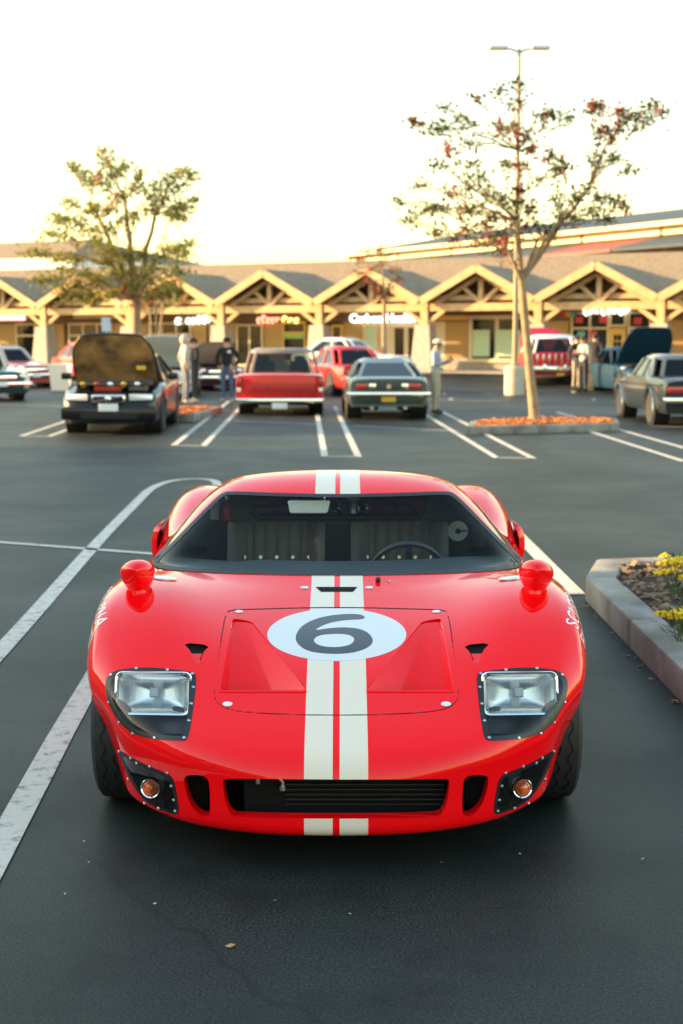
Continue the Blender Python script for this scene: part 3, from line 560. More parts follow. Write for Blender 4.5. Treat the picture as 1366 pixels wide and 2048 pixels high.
def make_car(name, label, x, y, rz, paint, L=4.6, W=1.78, wb=(.8, 3.5), wr=.32, tab=None, cab=None, roofm=None, hood_open=None, clear=.2, rim=BCHR, cat='car', group=None, z=None, arch=.06, ww=.2, wtrack=.02):
    """local axes: car faces -Y, y=0 front, y=L rear. tab: y -> (belt height, top height, half width); cab: base front, roof front, roof rear, base rear, roof z, base half width, roof half width"""
    root = empty(name, (x, y, gz(x, y) if z is None else z), rz, label, cat, group); rows = []; N = 40
    for i in range(N + 1):
        t = L * i / N; zb, zt, w = interp(tab, t); b = clear
        for ya in wb:           # wheel arches raise the lower edge
            d = abs(t - ya)
            if d < wr + arch: b = max(b, .0 + math.sqrt(max(0, (wr + arch)**2 - d * d)) + wr * .96)
        b = min(b, zb - .12); m_ = (b + zb) / 2
        h = [(w * .93, b), (w * .985, b + (zb - b) * .12), (w, m_), (w * .99, zb - (zb - m_) * .25), (w * .955, zb), (w * .80, zb + (zt - zb) * .65), (w * .45, zt - (zt - zb) * .03), (0, zt)]
        rows.append([(a, t, c) for a, c in h] + [(-a, t, c) for a, c in h[-2::-1]])
    mb = MB(); mb.grid(rows); n = len(rows[0]); mb.add(rows[0], [tuple(range(n))]); mb.add(rows[-1], [tuple(range(n))]); body = mb.build('body', paint, root, smooth=50)
    MB().bbox(-W * .40, W * .40, .25, L - .2, clear + .02, clear + .10).build('underside', UNDER, root)
    for s in (-1, 1):
        for ya in wb:
            wheel_part(root, s * (W / 2 - ww / 2 - wtrack), ya, wr, ww, rim, s)
            MB().lathe([(wr + arch * .8, -.0), (wr + arch * .8, .3), (0, .3)], 20, Matrix.Translation((s * (W / 2 - .05), ya, wr)) @ Matrix.Rotation(R(-90 * s), 4, 'Y')).build('wheel_well', UNDER, root)
    if cab:
        bf, rf, rr_, br, zr, wbse, wrf = cab; zbf = interp(tab, bf)[1] - .04; zbr = interp(tab, br)[1] - .04; zm = (zbf + zbr) / 2
        def ring(f): # f 0 base .. 1 roof
            yf = bf + (rf - bf) * f; yr = br + (rr_ - br) * f; w_ = wbse + (wrf - wbse) * f; zf = zbf + (zr - zbf) * f; zrr = zbr + (zr - zbr) * f; c = .14
            return [(-w_ + c, yf, zf), (w_ - c, yf, zf), (w_, yf + c * 1.3, zf), (w_, (yf + yr) / 2, (zf + zrr) / 2), (w_, yr - c * 1.3, zrr), (w_ - c, yr, zrr), (-w_ + c, yr, zrr), (-w_, yr - c * 1.3, zrr), (-w_, (yf + yr) / 2, (zf + zrr) / 2), (-w_, yf + c * 1.3, zf)]
        top = ring(1.0); m2 = MB(); crown = [(p[0] * .8, rf + (p[1] - rf) * .8 + (rr_ - rf) * .1, zr + .045) for p in top]
        m2.grid([ring(.86), ring(.95), top, crown], True); m2.add(crown, [tuple(range(10))]); m2.build('roof', roofm or paint, root, smooth=50)
        lo, hi = ring(.02), ring(.88); PM = roofm or paint
        def pane(i, j, nm, in_=.0):
            a, b, c, d = [Vector(q) for q in (lo[i], lo[j], hi[j], hi[i])]; ctr = (a + b + c + d) / 4; P = [p.lerp(ctr, .04) for p in (a, b, c, d)]; nn = (b - a).cross(d - a).normalized(); MB().prism(P, nn * -.01).build(nm, CGL, root)
        pane(0, 1, 'windscreen'); pane(5, 6, 'rear_window')
        for a, b, nm in ((2, 3, 'side_window'), (3, 4, 'side_window'), (7, 8, 'side_window'), (8, 9, 'side_window')): pane(a, b, nm)
        for i in (0, 1, 2, 3, 4, 5, 6, 7, 8, 9):     # pillars
            MB().tube([lo[i], hi[i]], .04, 6).build('pillar', PM, root)
        ys = rf + (rr_ - rf) * .35
        for s in (-1, 1):
            MB().box((s * wbse * .48, ys, zm + .10), (wbse * .55, .14, .36)).build('seat', UNDER, root, bevel=.03); MB().box((s * wbse * .48, ys, zm + .33), (.24, .09, .14)).build('headrest', UNDER, root, bevel=.03)
        MB().lathe([(.17, 0), (.185, .012), (.17, .024)], 16, Matrix.Translation((wbse * .45, bf + (rf - bf) * .9, zm + .05)) @ Matrix.Rotation(R(70), 4, 'X')).build('steering_wheel', UNDER, root)
    if hood_open:
        ang, y0, y1, hm = hood_open; w_ = interp(tab, y1)[2] * .86; zz = interp(tab, y1)[1] + .02; ca, sa = math.cos(R(ang)), math.sin(R(ang)); Ln = y1 - y0
        rows = []
        for i in range(7):
            t = i / 6 * Ln; ww_ = w_ * (1 - .05 * i / 6 - .24 * (i / 6)**5)
            rows.append([(-ww_ + 2 * ww_ * j / 8, y1 - t * ca - .05 * sa * math.sin(math.pi * i / 6), zz + t * sa + .05 * ca * (1 - (2 * j / 8 - 1)**2) * .5 + (.0 if 0 < j < 8 else -.02)) for j in range(9)])
        off = Vector((0, -sa, -ca)) * .035; m3 = MB(); m3.grid(rows); hd = m3.build('hood', paint, root, smooth=60)
        MB().grid([[Vector(p) + off for p in r] for r in rows]).build('hood_liner', hm, hd, smooth=60)
        nb = len(rows[0]); rim_ = [r[0] for r in rows] + rows[-1][1:] + [r[-1] for r in rows[-2::-1]]; MB().tube([Vector(p) + off * .5 for p in rim_], .022, 6).build('hood_edge', paint, hd)
        MB().bbox(-w_ * .92, w_ * .92, y0 + .15, y1 - .05, zz - .075, zz - .055).build('engine_bay', UNDER, root)
    return root
def B_(root, name, m, x0, x1, y0, y1, z0, z1, bevel=.01): return MB().bbox(x0, x1, y0, y1, z0, z1).build(name, m, root, bevel=bevel, smooth=40)
def disc(root, name, m, x, y, z, r, d=.03, axis='Y'):
    return MB().lathe([(r, -d / 2), (r, d / 4), (r * .8, d / 2), (0, d / 2)], 20, Matrix.Translation((x, y, z)) @ Matrix.Rotation(R(90), 4, 'X')).build(name, m, root, smooth=40)

# --- black sedan with its bonnet open, nose to the lane
BLP = mat('black_car_paint', (.008, .009, .010), rough=.3, coat=.6, coat_ior=1.4, spec=.2); LINER = mat('hood_liner', (.60, .33, .12), rough=.85, col2=(.03, .026, .02), vscale=2.2)
t = [(0, (.48, .52, .62)), (.06, (.60, .66, .76)), (.25, (.68, .72, .84)), (1.15, (.84, .90, .885)), (1.5, (.88, .93, .89)), (3.7, (.95, .99, .89)), (4.35, (.94, .99, .86)), (4.58, (.82, .86, .74))]
v = make_car('black_sedan', 'black sedan facing the lane with its bonnet wide open', -4.08, 24.95, R(1.5), BLP, 4.58, 1.80, (.92, 3.64), .325, t, (1.35, 2.15, 3.15, 4.0, 1.39, .80, .56), hood_open=(46, .18, 1.32, LINER), clear=.20)
B_(v, 'grille', BCHR, -.30, .30, -.05, .06, .56, .71, .03); B_(v, 'grille_mesh', UNDER, -.26, .26, -.062, -.04, .585, .685, .01)
MB().bar((-.26, -.066, .585), (.26, -.066, .685), .012, .035, up=(0, -1, 0)).build('grille_bar', BCHR, v); disc(v, 'emblem', BCHR, 0, -.075, .635, .055)
for s in (-1, 1):
    MB().prism([(s * .36, .0, .60), (s * .76, .10, .61), (s * .76, .12, .71), (s * .36, -.01, .715)], (0, .08, 0)).build('headlight', HLAMP, v, bevel=.02)
    disc(v, 'fog_lamp', HLAMP, s * .62, .05, .36, .06); B_(v, 'side_mirror', BLP, *sorted((s * .90, s * 1.08)), 1.55, 1.67, .93, 1.06, .03)
B_(v, 'bumper', BLP, -.84, .84, -.03, .18, .26, .50, .06); B_(v, 'lower_intake', UNDER, -.5, .5, -.045, .0, .28, .38, .01); B_(v, 'licence_plate', PLATE, -.17, .17, -.06, -.04, .42, .55, .003)
B_(v, 'engine_cover', mat('engine_red', (.5, .06, .03), rough=.4), -.32, .18, .45, .75, .76, .86, .03); B_(v, 'intake_box', mat('grey_plastic', (.09, .09, .095), rough=.5), .3, .62, .40, .85, .76, .86, .03); B_(v, 'battery', UNDER, -.62, -.4, .5, .85, .74, .88, .02)
for i in range(5): disc(v, 'filler_cap', (mat('cap_yellow', (.7, .5, .05)), mat('cap_red', (.6, .05, .04)), BCHR, MATS['cap_yellow'] if 'cap_yellow' in MATS else BCHR, BCHR)[i], -.5 + i * .24, .42, .87, .05)
B_(v, 'hood_sticker', MATS['cap_yellow'], .38, .55, 1.0, 1.02, 1.12, 1.2, .005)
# --- red pickup seen from behind
REDP = cpaint('pickup_red', (.62, .010, .010)); t = [(0, (.62, .66, .72)), (.12, (.76, .82, .92)), (1.3, (.86, .92, .96)), (1.6, (.88, .93, .98)), (2.8, (.89, .93, .99)), (4.75, (.89, .93, .985)), (4.85, (.87, .91, .97))]
pk = make_car('red_pickup', 'bright red classic pickup truck with chrome rear bumper', -1.37, 36.2, R(180 + 1.2), REDP, 4.85, 1.96, (.95, 3.85), .33, t, (1.45, 1.95, 2.85, 3.0, 1.43, .86, .72), roofm=cpaint('grey_roof', (.20, .17, .14)), clear=.30, ww=.22)
pk.location = (-1.37 - .02 * 4.85, 31.6 + 4.85, 0)
B_(pk, 'tailgate', REDP, -.80, .80, 4.84, 4.89, .40, .90, .015); B_(pk, 'tailgate_band', mat('pickup_band', (.42, .008, .008), rough=.4), -.78, .78, 4.885, 4.905, .43, .70, .01)
B_(pk, 'rear_bumper', BCHR, -.98, .98, 4.88, 5.02, .28, .385, .03); B_(pk, 'licence_plate', PLATE, -.17, .17, 5.02, 5.03, .15, .28, .003); B_(pk, 'valance', UNDER, -.85, .85, 4.6, 4.85, .22, .36, .02)
for s in (-1, 1): B_(pk, 'tail_light', TAIL, *sorted((s * .86, s * .96)), 4.85, 4.90, .62, .84, .015); B_(pk, 'corner_lamp', HLAMP, *sorted((s * .86, s * .96)), 4.85, 4.90, .52, .61, .01); disc(pk, 'exhaust', BCHR, s * .38, 4.95, .32, .04)
for i in range(9): B_(pk, 'tailgate_letter', mat('pickup_letter', (.40, .006, .006), rough=.35), .62 - i * .155 - .1, .62 - i * .155, 4.904, 4.912, .53, .67, .004)
# --- grey green fastback coupe seen from behind
GGP = cpaint('grey_green_paint', (.065, .095, .088), .2)
t = [(0, (.55, .60, .70)), (.1, (.68, .74, .82)), (1.3, (.84, .88, .88)), (1.7, (.86, .90, .89)), (3.6, (.87, .90, .88)), (4.45, (.86, .90, .83)), (4.6, (.80, .86, .80))]
mu = make_car('fastback_coupe', 'grey green fastback coupe with wide rear tyres and yellow plate', 1.02, 34.6, R(180), GGP, 4.6, 1.78, (.95, 3.65), .33, t, (1.55, 2.15, 3.0, 4.1, 1.22, .76, .56), clear=.28, ww=.26)
mu.location = (1.0 - .03 * 4.6, 29.7 + 4.6, 0); mu.rotation_euler = (0, 0, R(180 + 1.5))
B_(mu, 'tail_panel', mat('dark_tail_panel', (.03, .035, .035), rough=.4), -.70, .70, 4.585, 4.615, .62, .79, .01)
for s in (-1, 1): B_(mu, 'tail_light', TAIL, *sorted((s * .42, s * .68)), 4.61, 4.63, .65, .76, .012); B_(mu, 'reverse_lamp', BCHR, *sorted((s * .27, s * .41)), 4.61, 4.63, .65, .76, .012)
disc(mu, 'emblem', BCHR, 0, 4.63, .70, .05); mu_e = mu.children[-1]; mu_e.rotation_euler = (0, 0, 0)
B_(mu, 'rear_bumper', BCHR, -.88, .88, 4.58, 4.70, .50, .59, .03); B_(mu, 'valance', GGP, -.76, .76, 4.45, 4.60, .30, .50, .03); B_(mu, 'licence_plate', PLATY, -.15, .15, 4.615, 4.63, .38, .49, .003)
for s in (-1, 1): disc(mu, 'exhaust', BCHR, s * .35, 4.58, .26, .045); B_(mu, 'muffler', UNDER, *sorted((s * .2, s * .55)), 4.0, 4.45, .2, .34, .04)
# --- grey classic sedan, rear quarter, at the right edge
GRP = mat('slate_grey_paint', (.013, .018, .021), rough=.35, coat=.6, coat_ior=1.3, spec=.2)
t = [(0, (.62, .70, .74)), (.15, (.76, .82, .86)), (1.4, (.88, .94, .90)), (1.7, (.90, .96, .90)), (3.4, (.93, .97, .90)), (4.65, (.90, .95, .87)), (4.85, (.84, .90, .84))]
gs = make_car('grey_sedan', 'slate grey classic sedan with chrome arch trim beside the tree island', 6.85, 32.0, R(180), GRP, 4.85, 1.82, (.95, 3.75), .33, t, (1.6, 2.1, 3.25, 3.75, 1.33, .80, .62), clear=.26, roofm=cpaint('pale_grey_roof', (.07, .09, .10), .2))
gs.location = (6.9, 31.9, 0); gs.rotation_euler = (0, 0, R(180 + 1.0))
for s in (-1, 1):
    B_(gs, 'side_trim', BCHR, *sorted((s * .895, s * .915)), .3, 4.6, .80, .83, .004)
    for ya in (.95, 3.75): MB().tube([(s * .905, ya + .40 * math.cos(R(a)), .33 + .40 * math.sin(R(a))) for a in range(-10, 191, 20)], .02, 6).build('arch_trim', BCHR, gs, smooth=60)
    B_(gs, 'tail_light', TAIL, *sorted((s * .45, s * .80)), 4.84, 4.87, .66, .78, .015)
B_(gs, 'rear_bumper', BCHR, -.90, .90, 4.84, 4.97, .46, .58, .03); B_(gs, 'licence_plate', PLATE, -.15, .15, 4.86, 4.875, .62, .74, .003); B_(gs, 'side_mirror', BCHR, .93, 1.06, 1.75, 1.82, 1.0, 1.1, .02)
# --- blue car with bonnet raised beyond the grey sedan
DBP = mat('deep_blue_paint', (.008, .035, .065), rough=.5, coat=.2, coat_ior=1.3, spec=.2); t0 = [(0, (.62, .70, .74)), (.15, (.76, .82, .86)), (1.4, (.88, .94, .90)), (3.4, (.93, .97, .90)), (4.6, (.88, .93, .84))]
bl = make_car('blue_sedan', 'deep blue car with its wide bonnet raised behind the grey sedan', 9.2, 41.5, R(8), DBP, 4.6, 1.84, (.9, 3.6), .32, t0, (1.6, 2.2, 3.3, 3.9, 1.40, .80, .6), hood_open=(50, .15, 1.5, DBP))
# --- red and white wagon seen from behind
WGR = cpaint('wagon_red', (.40, .012, .03)); t = [(0, (.75, .84, .78)), (.1, (.92, 1.0, .90)), (1.5, (1.0, 1.08, .93)), (4.6, (1.0, 1.06, .92)), (4.85, (.96, 1.02, .88))]
wg = make_car('red_wagon', 'red and white classic wagon with chrome strips on its tailgate', 7.2, 51.5, R(180 - 2), WGR, 4.85, 1.86, (1.0, 3.9), .34, t, (1.7, 2.2, 4.35, 4.7, 1.58, .82, .66), roofm=cpaint('wagon_white', (.72, .70, .66)), clear=.3, hood_open=(34, .15, 1.5, WGR))
wg.location = (7.15, 51.6, gz(7.15, 48)); B_(wg, 'tailgate', WGR, -.74, .74, 4.84, 4.90, .60, 1.02, .03)
for i in range(7): B_(wg, 'tailgate_strip', BCHR, -.63 + i * .2, -.60 + i * .2, 4.895, 4.915, .62, 1.0, .004)
for s in (-1, 1): B_(wg, 'tail_light', TAIL, *sorted((s * .78, s * .88)), 4.84, 4.92, .78, .98, .03); B_(wg, 'bumper_guard', BCHR, *sorted((s * .28, s * .40)), 4.96, 5.06, .42, .66, .02)
B_(wg, 'rear_bumper', BCHR, -.93, .93, 4.88, 5.0, .42, .60, .04); B_(wg, 'licence_plate', PLATY, -.3, -.05, 4.98, 4.99, .28, .38, .003)
# --- further cars behind
gen = lambda L: [(0, (.60, .68, .72)), (.12, (.74, .80, .84)), (1.3, (.88, .94, .89)), (3.3, (.93, .97, .89)), (L, (.84, .90, .80))]
def small_car(name, label, x, y, rz, col, hood=None, roofm=None, L=4.5, cab=(1.5, 2.1, 3.2, 3.9, 1.42, .78, .58), front=True):
    p = cpaint(name + '_paint', col); c = make_car(name, label, x, y, rz, p, L, 1.78, (.85, 3.5), .32, gen(L), cab, roofm=roofm, hood_open=hood)
    for s in (-1, 1): disc(c, 'headlight', HLAMP, s * .62, .03, .66, .09); B_(c, 'tail_light', TAIL, *sorted((s * .5, s * .78)), L - .01, L + .03, .66, .76, .01)
    B_(c, 'front_bumper', BCHR, -.85, .85, -.10, .02, .40, .52, .03); B_(c, 'rear_bumper', BCHR, -.85, .85, L - .02, L + .09, .42, .54, .03); B_(c, 'grille', BCHR, -.45, .45, -.02, .04, .56, .70, .02); B_(c, 'licence_plate', PLATE, -.15, .15, -.13, -.11, .40, .50, .003); return c
small_car('silver_car', 'pale silver car parked behind the black sedan bonnet', -5.05, 40.0, R(2), (.45, .52, .54), hood=(40, .15, 1.4, mat('silver_liner', (.5, .56, .58), rough=.5)))
small_car('maroon_car', 'dark maroon car with bonnet up behind the two standing visitors', -3.9, 46.5, R(24), (.05, .012, .03), hood=(30, .15, 1.4, mat('pale_liner', (.5, .48, .45), rough=.6)))
small_car('red_coupe', 'small red coupe parked beyond the red pickup', -.75, 46.5, R(200), (.48, .02, .02))
small_car('white_car', 'white car parked before the arcade behind the man in khaki trousers', 2.3, 52.2, R(62), (.68, .66, .62), L=4.3)
small_car('faded_red_car', 'faded red classic car parked behind the vintage green car', -10.6, 49.5, R(38), (.42, .09, .08), roofm=cpaint('rose_roof', (.5, .4, .36)))
small_car('red_sedan', 'red car half hidden behind the white board', -8.6, 53.5, R(30), (.45, .03, .03))
rd = small_car('vintage_roadster', 'vintage dark green car with cream front wings and cream top', -9.35, 39.2, R(30), (.02, .05, .055), L=4.0, cab=(1.4, 1.8, 2.6, 3.2, 1.55, .7, .58), roofm=cpaint('cream_top', (.66, .62, .54)))
for s in (-1, 1): MB().tube([(s * .70, -.05, .35), (s * .74, .2, .72), (s * .76, .55, .82), (s * .76, .95, .66), (s * .76, 1.3, .36)], [.08, .12, .13, .11, .06], 10).build('wing', cpaint('cream_wing', (.68, .64, .55)), rd, smooth=True)
# --- white folding board
p = ground(122, 782); wbd = empty('white_board', (p.x, p.y, gz(p.x, p.y)), R(-8), 'blank white a-frame board standing near the faded red car', 'sign')
for s in (-1, 1): MB().box((0, s * .16, .46), (.62, .03, .92), rotx(R(-18 * s))).build('panel', mat('board_white', (.8, .78, .72), rough=.5), wbd)
# --- small blue notice on a post
Yn = 57.; pn = atY(213, 660, Yn); nt_ = empty('parking_sign', (pn.x, Yn, gz(pn.x, Yn)), R(0), 'small blue and white notice on a thin post', 'sign')
MB().tube([(0, 0, 0), (0, 0, 2.3)], .03, 8).build('post', POLE, nt_); MB().bbox(-.17, .17, -.06, -.03, 1.75, 2.3).build('plate', mat('sign_blue', (.35, .48, .62), rough=.5), nt_, bevel=.01)
# ================================================================== visitors
def person(x, y, rz, label, mats, pose, h=1.76, hood=False, cap=None, hair=(.03, .02, .015), bag=None, z=None):
    """one continuous skinned body; mats: top, legs, skin, shoes"""
    root = empty('person', (x, y, gz(x, y) if z is None else z), rz, label, 'person'); k = h / 1.76
    J = dict(pelvis=(0, 0, .95), belly=(0, 0, 1.10), chest=(0, 0, 1.30), neck=(0, 0, 1.47), head=(0, -.01, 1.58), crown=(0, 0, 1.70))
    for s, n in ((-1, 'r'), (1, 'l')):
        J['sh' + n] = (s * .18, 0, 1.42); J['hip' + n] = (s * .095, 0, .90); J['knee' + n] = (s * .11, -.02, .49); J['ank' + n] = (s * .12, .02, .09); J['toe' + n] = (s * .14, -.15, .035); J['heel' + n] = (s * .12, .05, .04)
        J['el' + n] = (s * .27, .03, 1.13); J['wr' + n] = (s * .27, -.05, .90); J['hand' + n] = (s * .265, -.07, .82)
    J.update(pose); rad = dict(pelvis=.145, belly=.135, chest=.155, neck=.06, head=.092, crown=.06)
    for n in 'rl': rad.update({'sh' + n: .075, 'hip' + n: .10, 'knee' + n: .066, 'ank' + n: .048, 'toe' + n: .04, 'heel' + n: .04, 'el' + n: .052, 'wr' + n: .038, 'hand' + n: .042})
    E = [('pelvis', 'belly', 0), ('belly', 'chest', 0), ('chest', 'neck', 0), ('neck', 'head', 2), ('head', 'crown', 2)]
    for n in 'rl': E += [('chest', 'sh' + n, 0), ('sh' + n, 'el' + n, 0), ('el' + n, 'wr' + n, 0), ('wr' + n, 'hand' + n, 2), ('pelvis', 'hip' + n, 1), ('hip' + n, 'knee' + n, 1), ('knee' + n, 'ank' + n, 1), ('ank' + n, 'toe' + n, 3), ('ank' + n, 'heel' + n, 3)]
    names = list(J); idx = {n: i for i, n in enumerate(names)}
    me = bpy.data.meshes.new('body'); me.from_pydata([tuple(c * k for c in J[n]) for n in names], [(idx[a], idx[b]) for a, b, _ in E], []); o = bpy.data.objects.new('body', me); COL.objects.link(o)
    md = o.modifiers.new('skin', 'SKIN'); md.use_smooth_shade = True; md2 = o.modifiers.new('sub', 'SUBSURF'); md2.levels = 2; md2.render_levels = 2
    sv = me.skin_vertices[0].data if me.skin_vertices else None
    if sv is None:
        me.skin_vertices.new() if hasattr(me.skin_vertices, 'new') else None
        bm = bmesh.new(); bm.from_mesh(me); bm.verts.layers.skin.verify(); bm.to_mesh(me); bm.free(); sv = me.skin_vertices[0].data
    for n in names: sv[idx[n]].radius = (rad[n] * k, rad[n] * k * (.78 if n in ('pelvis', 'belly', 'chest') else 1)); sv[idx[n]].use_root = (n == 'pelvis')
    dg = bpy.context.evaluated_depsgraph_get(); dg.update(); nm = bpy.data.meshes.new_from_object(o.evaluated_get(dg)); bpy.data.objects.remove(o)
    nm.materials.clear()
    for m in mats: nm.materials.append(m)
    segs = [(Vector(J[a]) * k, Vector(J[b]) * k, t) for a, b, t in E]
    for p in nm.polygons:
        c = p.center; best = 9; bt = 0
        for a, b, t in segs:
            d = b - a; q = max(0, min(1, (c - a).dot(d) / d.length_squared)); dd = (c - a - d * q).length
            if dd < best: best = dd; bt = t
        if bt == 0 and c.z < .97 * k and abs(c.x) < .17 * k: bt = 1
        if hood and bt == 2 and c.z > 1.4 * k and c.y > -.055: bt = 0
        p.material_index = bt; p.use_smooth = True
    b = link('body', nm, None, root)
    hd = Vector(J['head']) * k
    MB().tube([hd + Vector((0, -.085, .0)), hd + Vector((0, -.115, -.03)), hd + Vector((0, -.09, -.035))], [.012, .018, .012], 6).build('nose', mats[2], root, smooth=True)
    for s in (-1, 1): MB().ball(hd + Vector((s * .035, -.086, .018)), (.012, .008, .009), 8, 6).build('eye', mat('eye_dark', (.02, .02, .02), rough=.2), root)
    if not hood:
        MB().ball(hd + Vector((0, .018, .055)), (.100, .108, .095), 14, 8).build('hair', mat('hair_%d' % int(hair[0] * 1000), hair, rough=.8), root, smooth=True)
        for s in (-1, 1): MB().ball(hd + Vector((s * .095, .01, 0)), (.014, .024, .032), 8, 6).build('ear', mats[2], root, smooth=True)
    else: MB().ball(hd + Vector((0, .03, .02)), (.125, .125, .15), 14, 9).build('hood', mats[0], root, smooth=True)
    if cap: c_ = MB(); c_.ball(hd + Vector((0, .01, .075)), (.105, .112, .075), 14, 8); c_.build('cap', cap, root, smooth=True); MB().box(hd + Vector((0, -.13, .07)), (.15, .10, .012)).build('cap_peak', cap, root, bevel=.004)
    # fingers: short bent chains leaving each palm
    for n, s in (('r', -1), ('l', 1)):
        hp = Vector(J['hand' + n]) * k; wp = Vector(J['wr' + n]) * k; d = (hp - wp).normalized(); sd = d.cross(Vector((1, 0, 0))).normalized()
        for q in range(4): a = hp + sd * (q - 1.5) * .019; MB().tube([a, a + d * .04, a + d * .06 + Vector((-s * .018, 0, 0)), a + d * .075 + Vector((-s * .035, 0, 0))], [.010, .009, .0085, .007], 6).build('finger', mats[2], b)
        a = hp - sd * .035 - d * .02; MB().tube([a, a - sd * .02 + d * .03, a - sd * .02 + d * .055], [.011, .010, .008], 6).build('thumb', mats[2], b)
    return root
SK = mat('skin_tan', (.42, .24, .16), rough=.6); SK2 = mat('skin_pale', (.52, .32, .24), rough=.6)
CL = lambda n, c: mat('cloth_' + n, c, rough=.9, var=.15, vscale=12)
pock = {'elr': (-.30, .08, 1.14), 'wrr': (-.22, -.02, .95), 'handr': (-.17, -.06, .90), 'ell': (.30, .08, 1.14), 'wrl': (.22, -.02, .95), 'handl': (.17, -.06, .90)}
phone = {'elr': (-.24, -.02, 1.14), 'wrr': (-.12, -.24, 1.20), 'handr': (-.08, -.30, 1.24), 'ell': (.24, -.02, 1.14), 'wrl': (.10, -.22, 1.18), 'handl': (.05, -.30, 1.22), 'head': (0, -.05, 1.575), 'crown': (0, -.06, 1.69)}
def at_px(u, v):
    p = ground(u, v); return p.x, p.y
x, y = at_px(372, 808); person(x, y, R(110), 'person in a white hooded sweatshirt with the hood up and grey trousers', [CL('white', (.36, .34, .31)), CL('grey', (.14, .15, .17)), SK2, CL('shoe_cream', (.6, .52, .4))], pock, 1.84, hood=True)
x, y = at_px(391, 806); person(x, y, R(-70), 'person in dark jacket and trousers facing the hooded visitor', [CL('navy', (.025, .03, .04)), CL('ink', (.03, .035, .045)), SK2, MATS['cloth_shoe_cream']], phone, 1.76, hair=(.04, .025, .015))
x, y = at_px(455, 806); c_ = person(x, y, R(-8), 'person in a black jacket and blue jeans with hands in pockets by the red pickup', [CL('black', (.012, .014, .018)), CL('denim', (.05, .11, .19)), SK, CL('shoe_tan', (.35, .25, .16))], pock, 1.78, cap=CL('cap_black', (.02, .02, .022)))
MB().box((.09, -.142, 1.36), (.09, .012, .06)).build('chest_logo', PLATE, c_)
x, y = at_px(871, 829); d_ = person(x, y, R(72), 'person in a pale grey shirt and khaki trousers looking at a phone', [CL('shirt', (.30, .34, .38)), CL('khaki', (.40, .34, .24)), SK, CL('shoe_dark', (.06, .055, .05))], phone, 1.72, cap=CL('cap_pale', (.55, .5, .42)))
ph = MB().box((0, -.36, 1.26), (.075, .012, .15), rotx(R(-35))).build('phone', BLK if 'BLK' in globals() else UNDER, None); 
ph.name = 'mobile_phone'; tag(ph, 'dark mobile phone held up by the man in khaki trousers', 'phone'); ph.location = d_.location; ph.rotation_euler = d_.rotation_euler
for i, (u, v, rz, top, leg, lab) in enumerate(((1152, 786, 40, (.03, .03, .035), (.28, .24, .18), 'person in dark top and beige trousers right beside the red wagon'), (1166, 789, -60, (.36, .35, .33), (.03, .03, .035), 'person in a white shirt and black trousers between wagon and blue car'), (1188, 787, 150, (.02, .022, .026), (.04, .04, .05), 'person in black clothes standing before the blue car bonnet'))):
    x, y = at_px(u, v); person(x, y, R(rz), lab, [CL('t%d' % i, top), CL('l%d' % i, leg), SK if i else SK2, UNDER], pock if i != 1 else phone, 1.74 + .03 * i)
# ================================================================== the race car: body skin from smooth profile tables
GTX, GTY = -0.0165, 4.2
GT = empty('race_car', (GTX, GTY, 0), 0,
           'low red race car with twin cream stripes and a white number 6 roundel', 'car')
def spl_matrix(k):
    """second derivatives of natural cubic spline as a linear map of data"""
    n = len(k); A = np.zeros((n, n)); B = np.zeros((n, n)); h = np.diff(k)
    A[0, 0] = A[-1, -1] = 1
    for i in range(1, n - 1):
        A[i, i - 1] = h[i - 1]; A[i, i] = 2 * (h[i - 1] + h[i]); A[i, i + 1] = h[i]
        B[i, i - 1] = 6 / h[i - 1]; B[i, i + 1] = 6 / h[i]; B[i, i] = -6 / h[i - 1] - 6 / h[i]
    return np.linalg.solve(A, B)
class Card:
    """cardinal natural spline basis on knots k (linear outside)"""
    def __init__(s, k): s.k = np.array(k, float); s.M = spl_matrix(s.k)
    def __call__(s, x, d=0):
        x = np.asarray(x, float); k = s.k; n = len(k); xc = np.clip(x, k[0], k[-1])
        i = np.clip(np.searchsorted(k, xc, 'right') - 1, 0, n - 2); h = k[i + 1] - k[i]
        a = (k[i + 1] - xc) / h; b = (xc - k[i]) / h; I = np.eye(n)
        val = a[:, None] * I[i] + b[:, None] * I[i + 1] + ((a**3 - a) * h**2 / 6)[:, None] * s.M[i] + ((b**3 - b) * h**2 / 6)[:, None] * s.M[i + 1]
        der = (I[i + 1] - I[i]) / h[:, None] + ((1 - 3 * a**2) * h / 6)[:, None] * s.M[i] + ((3 * b**2 - 1) * h / 6)[:, None] * s.M[i + 1]
        if d: return der
        return val + (x - xc)[:, None] * der
def sp1(pts):
    k = [p[0] for p in pts]; v = np.array([p[1] for p in pts]); c = Card(k)
    return lambda x, d=0: (c(np.ravel(x), d) @ v).reshape(np.shape(x))
TX = [0, .15, .3, .45, .6, .75, .9]
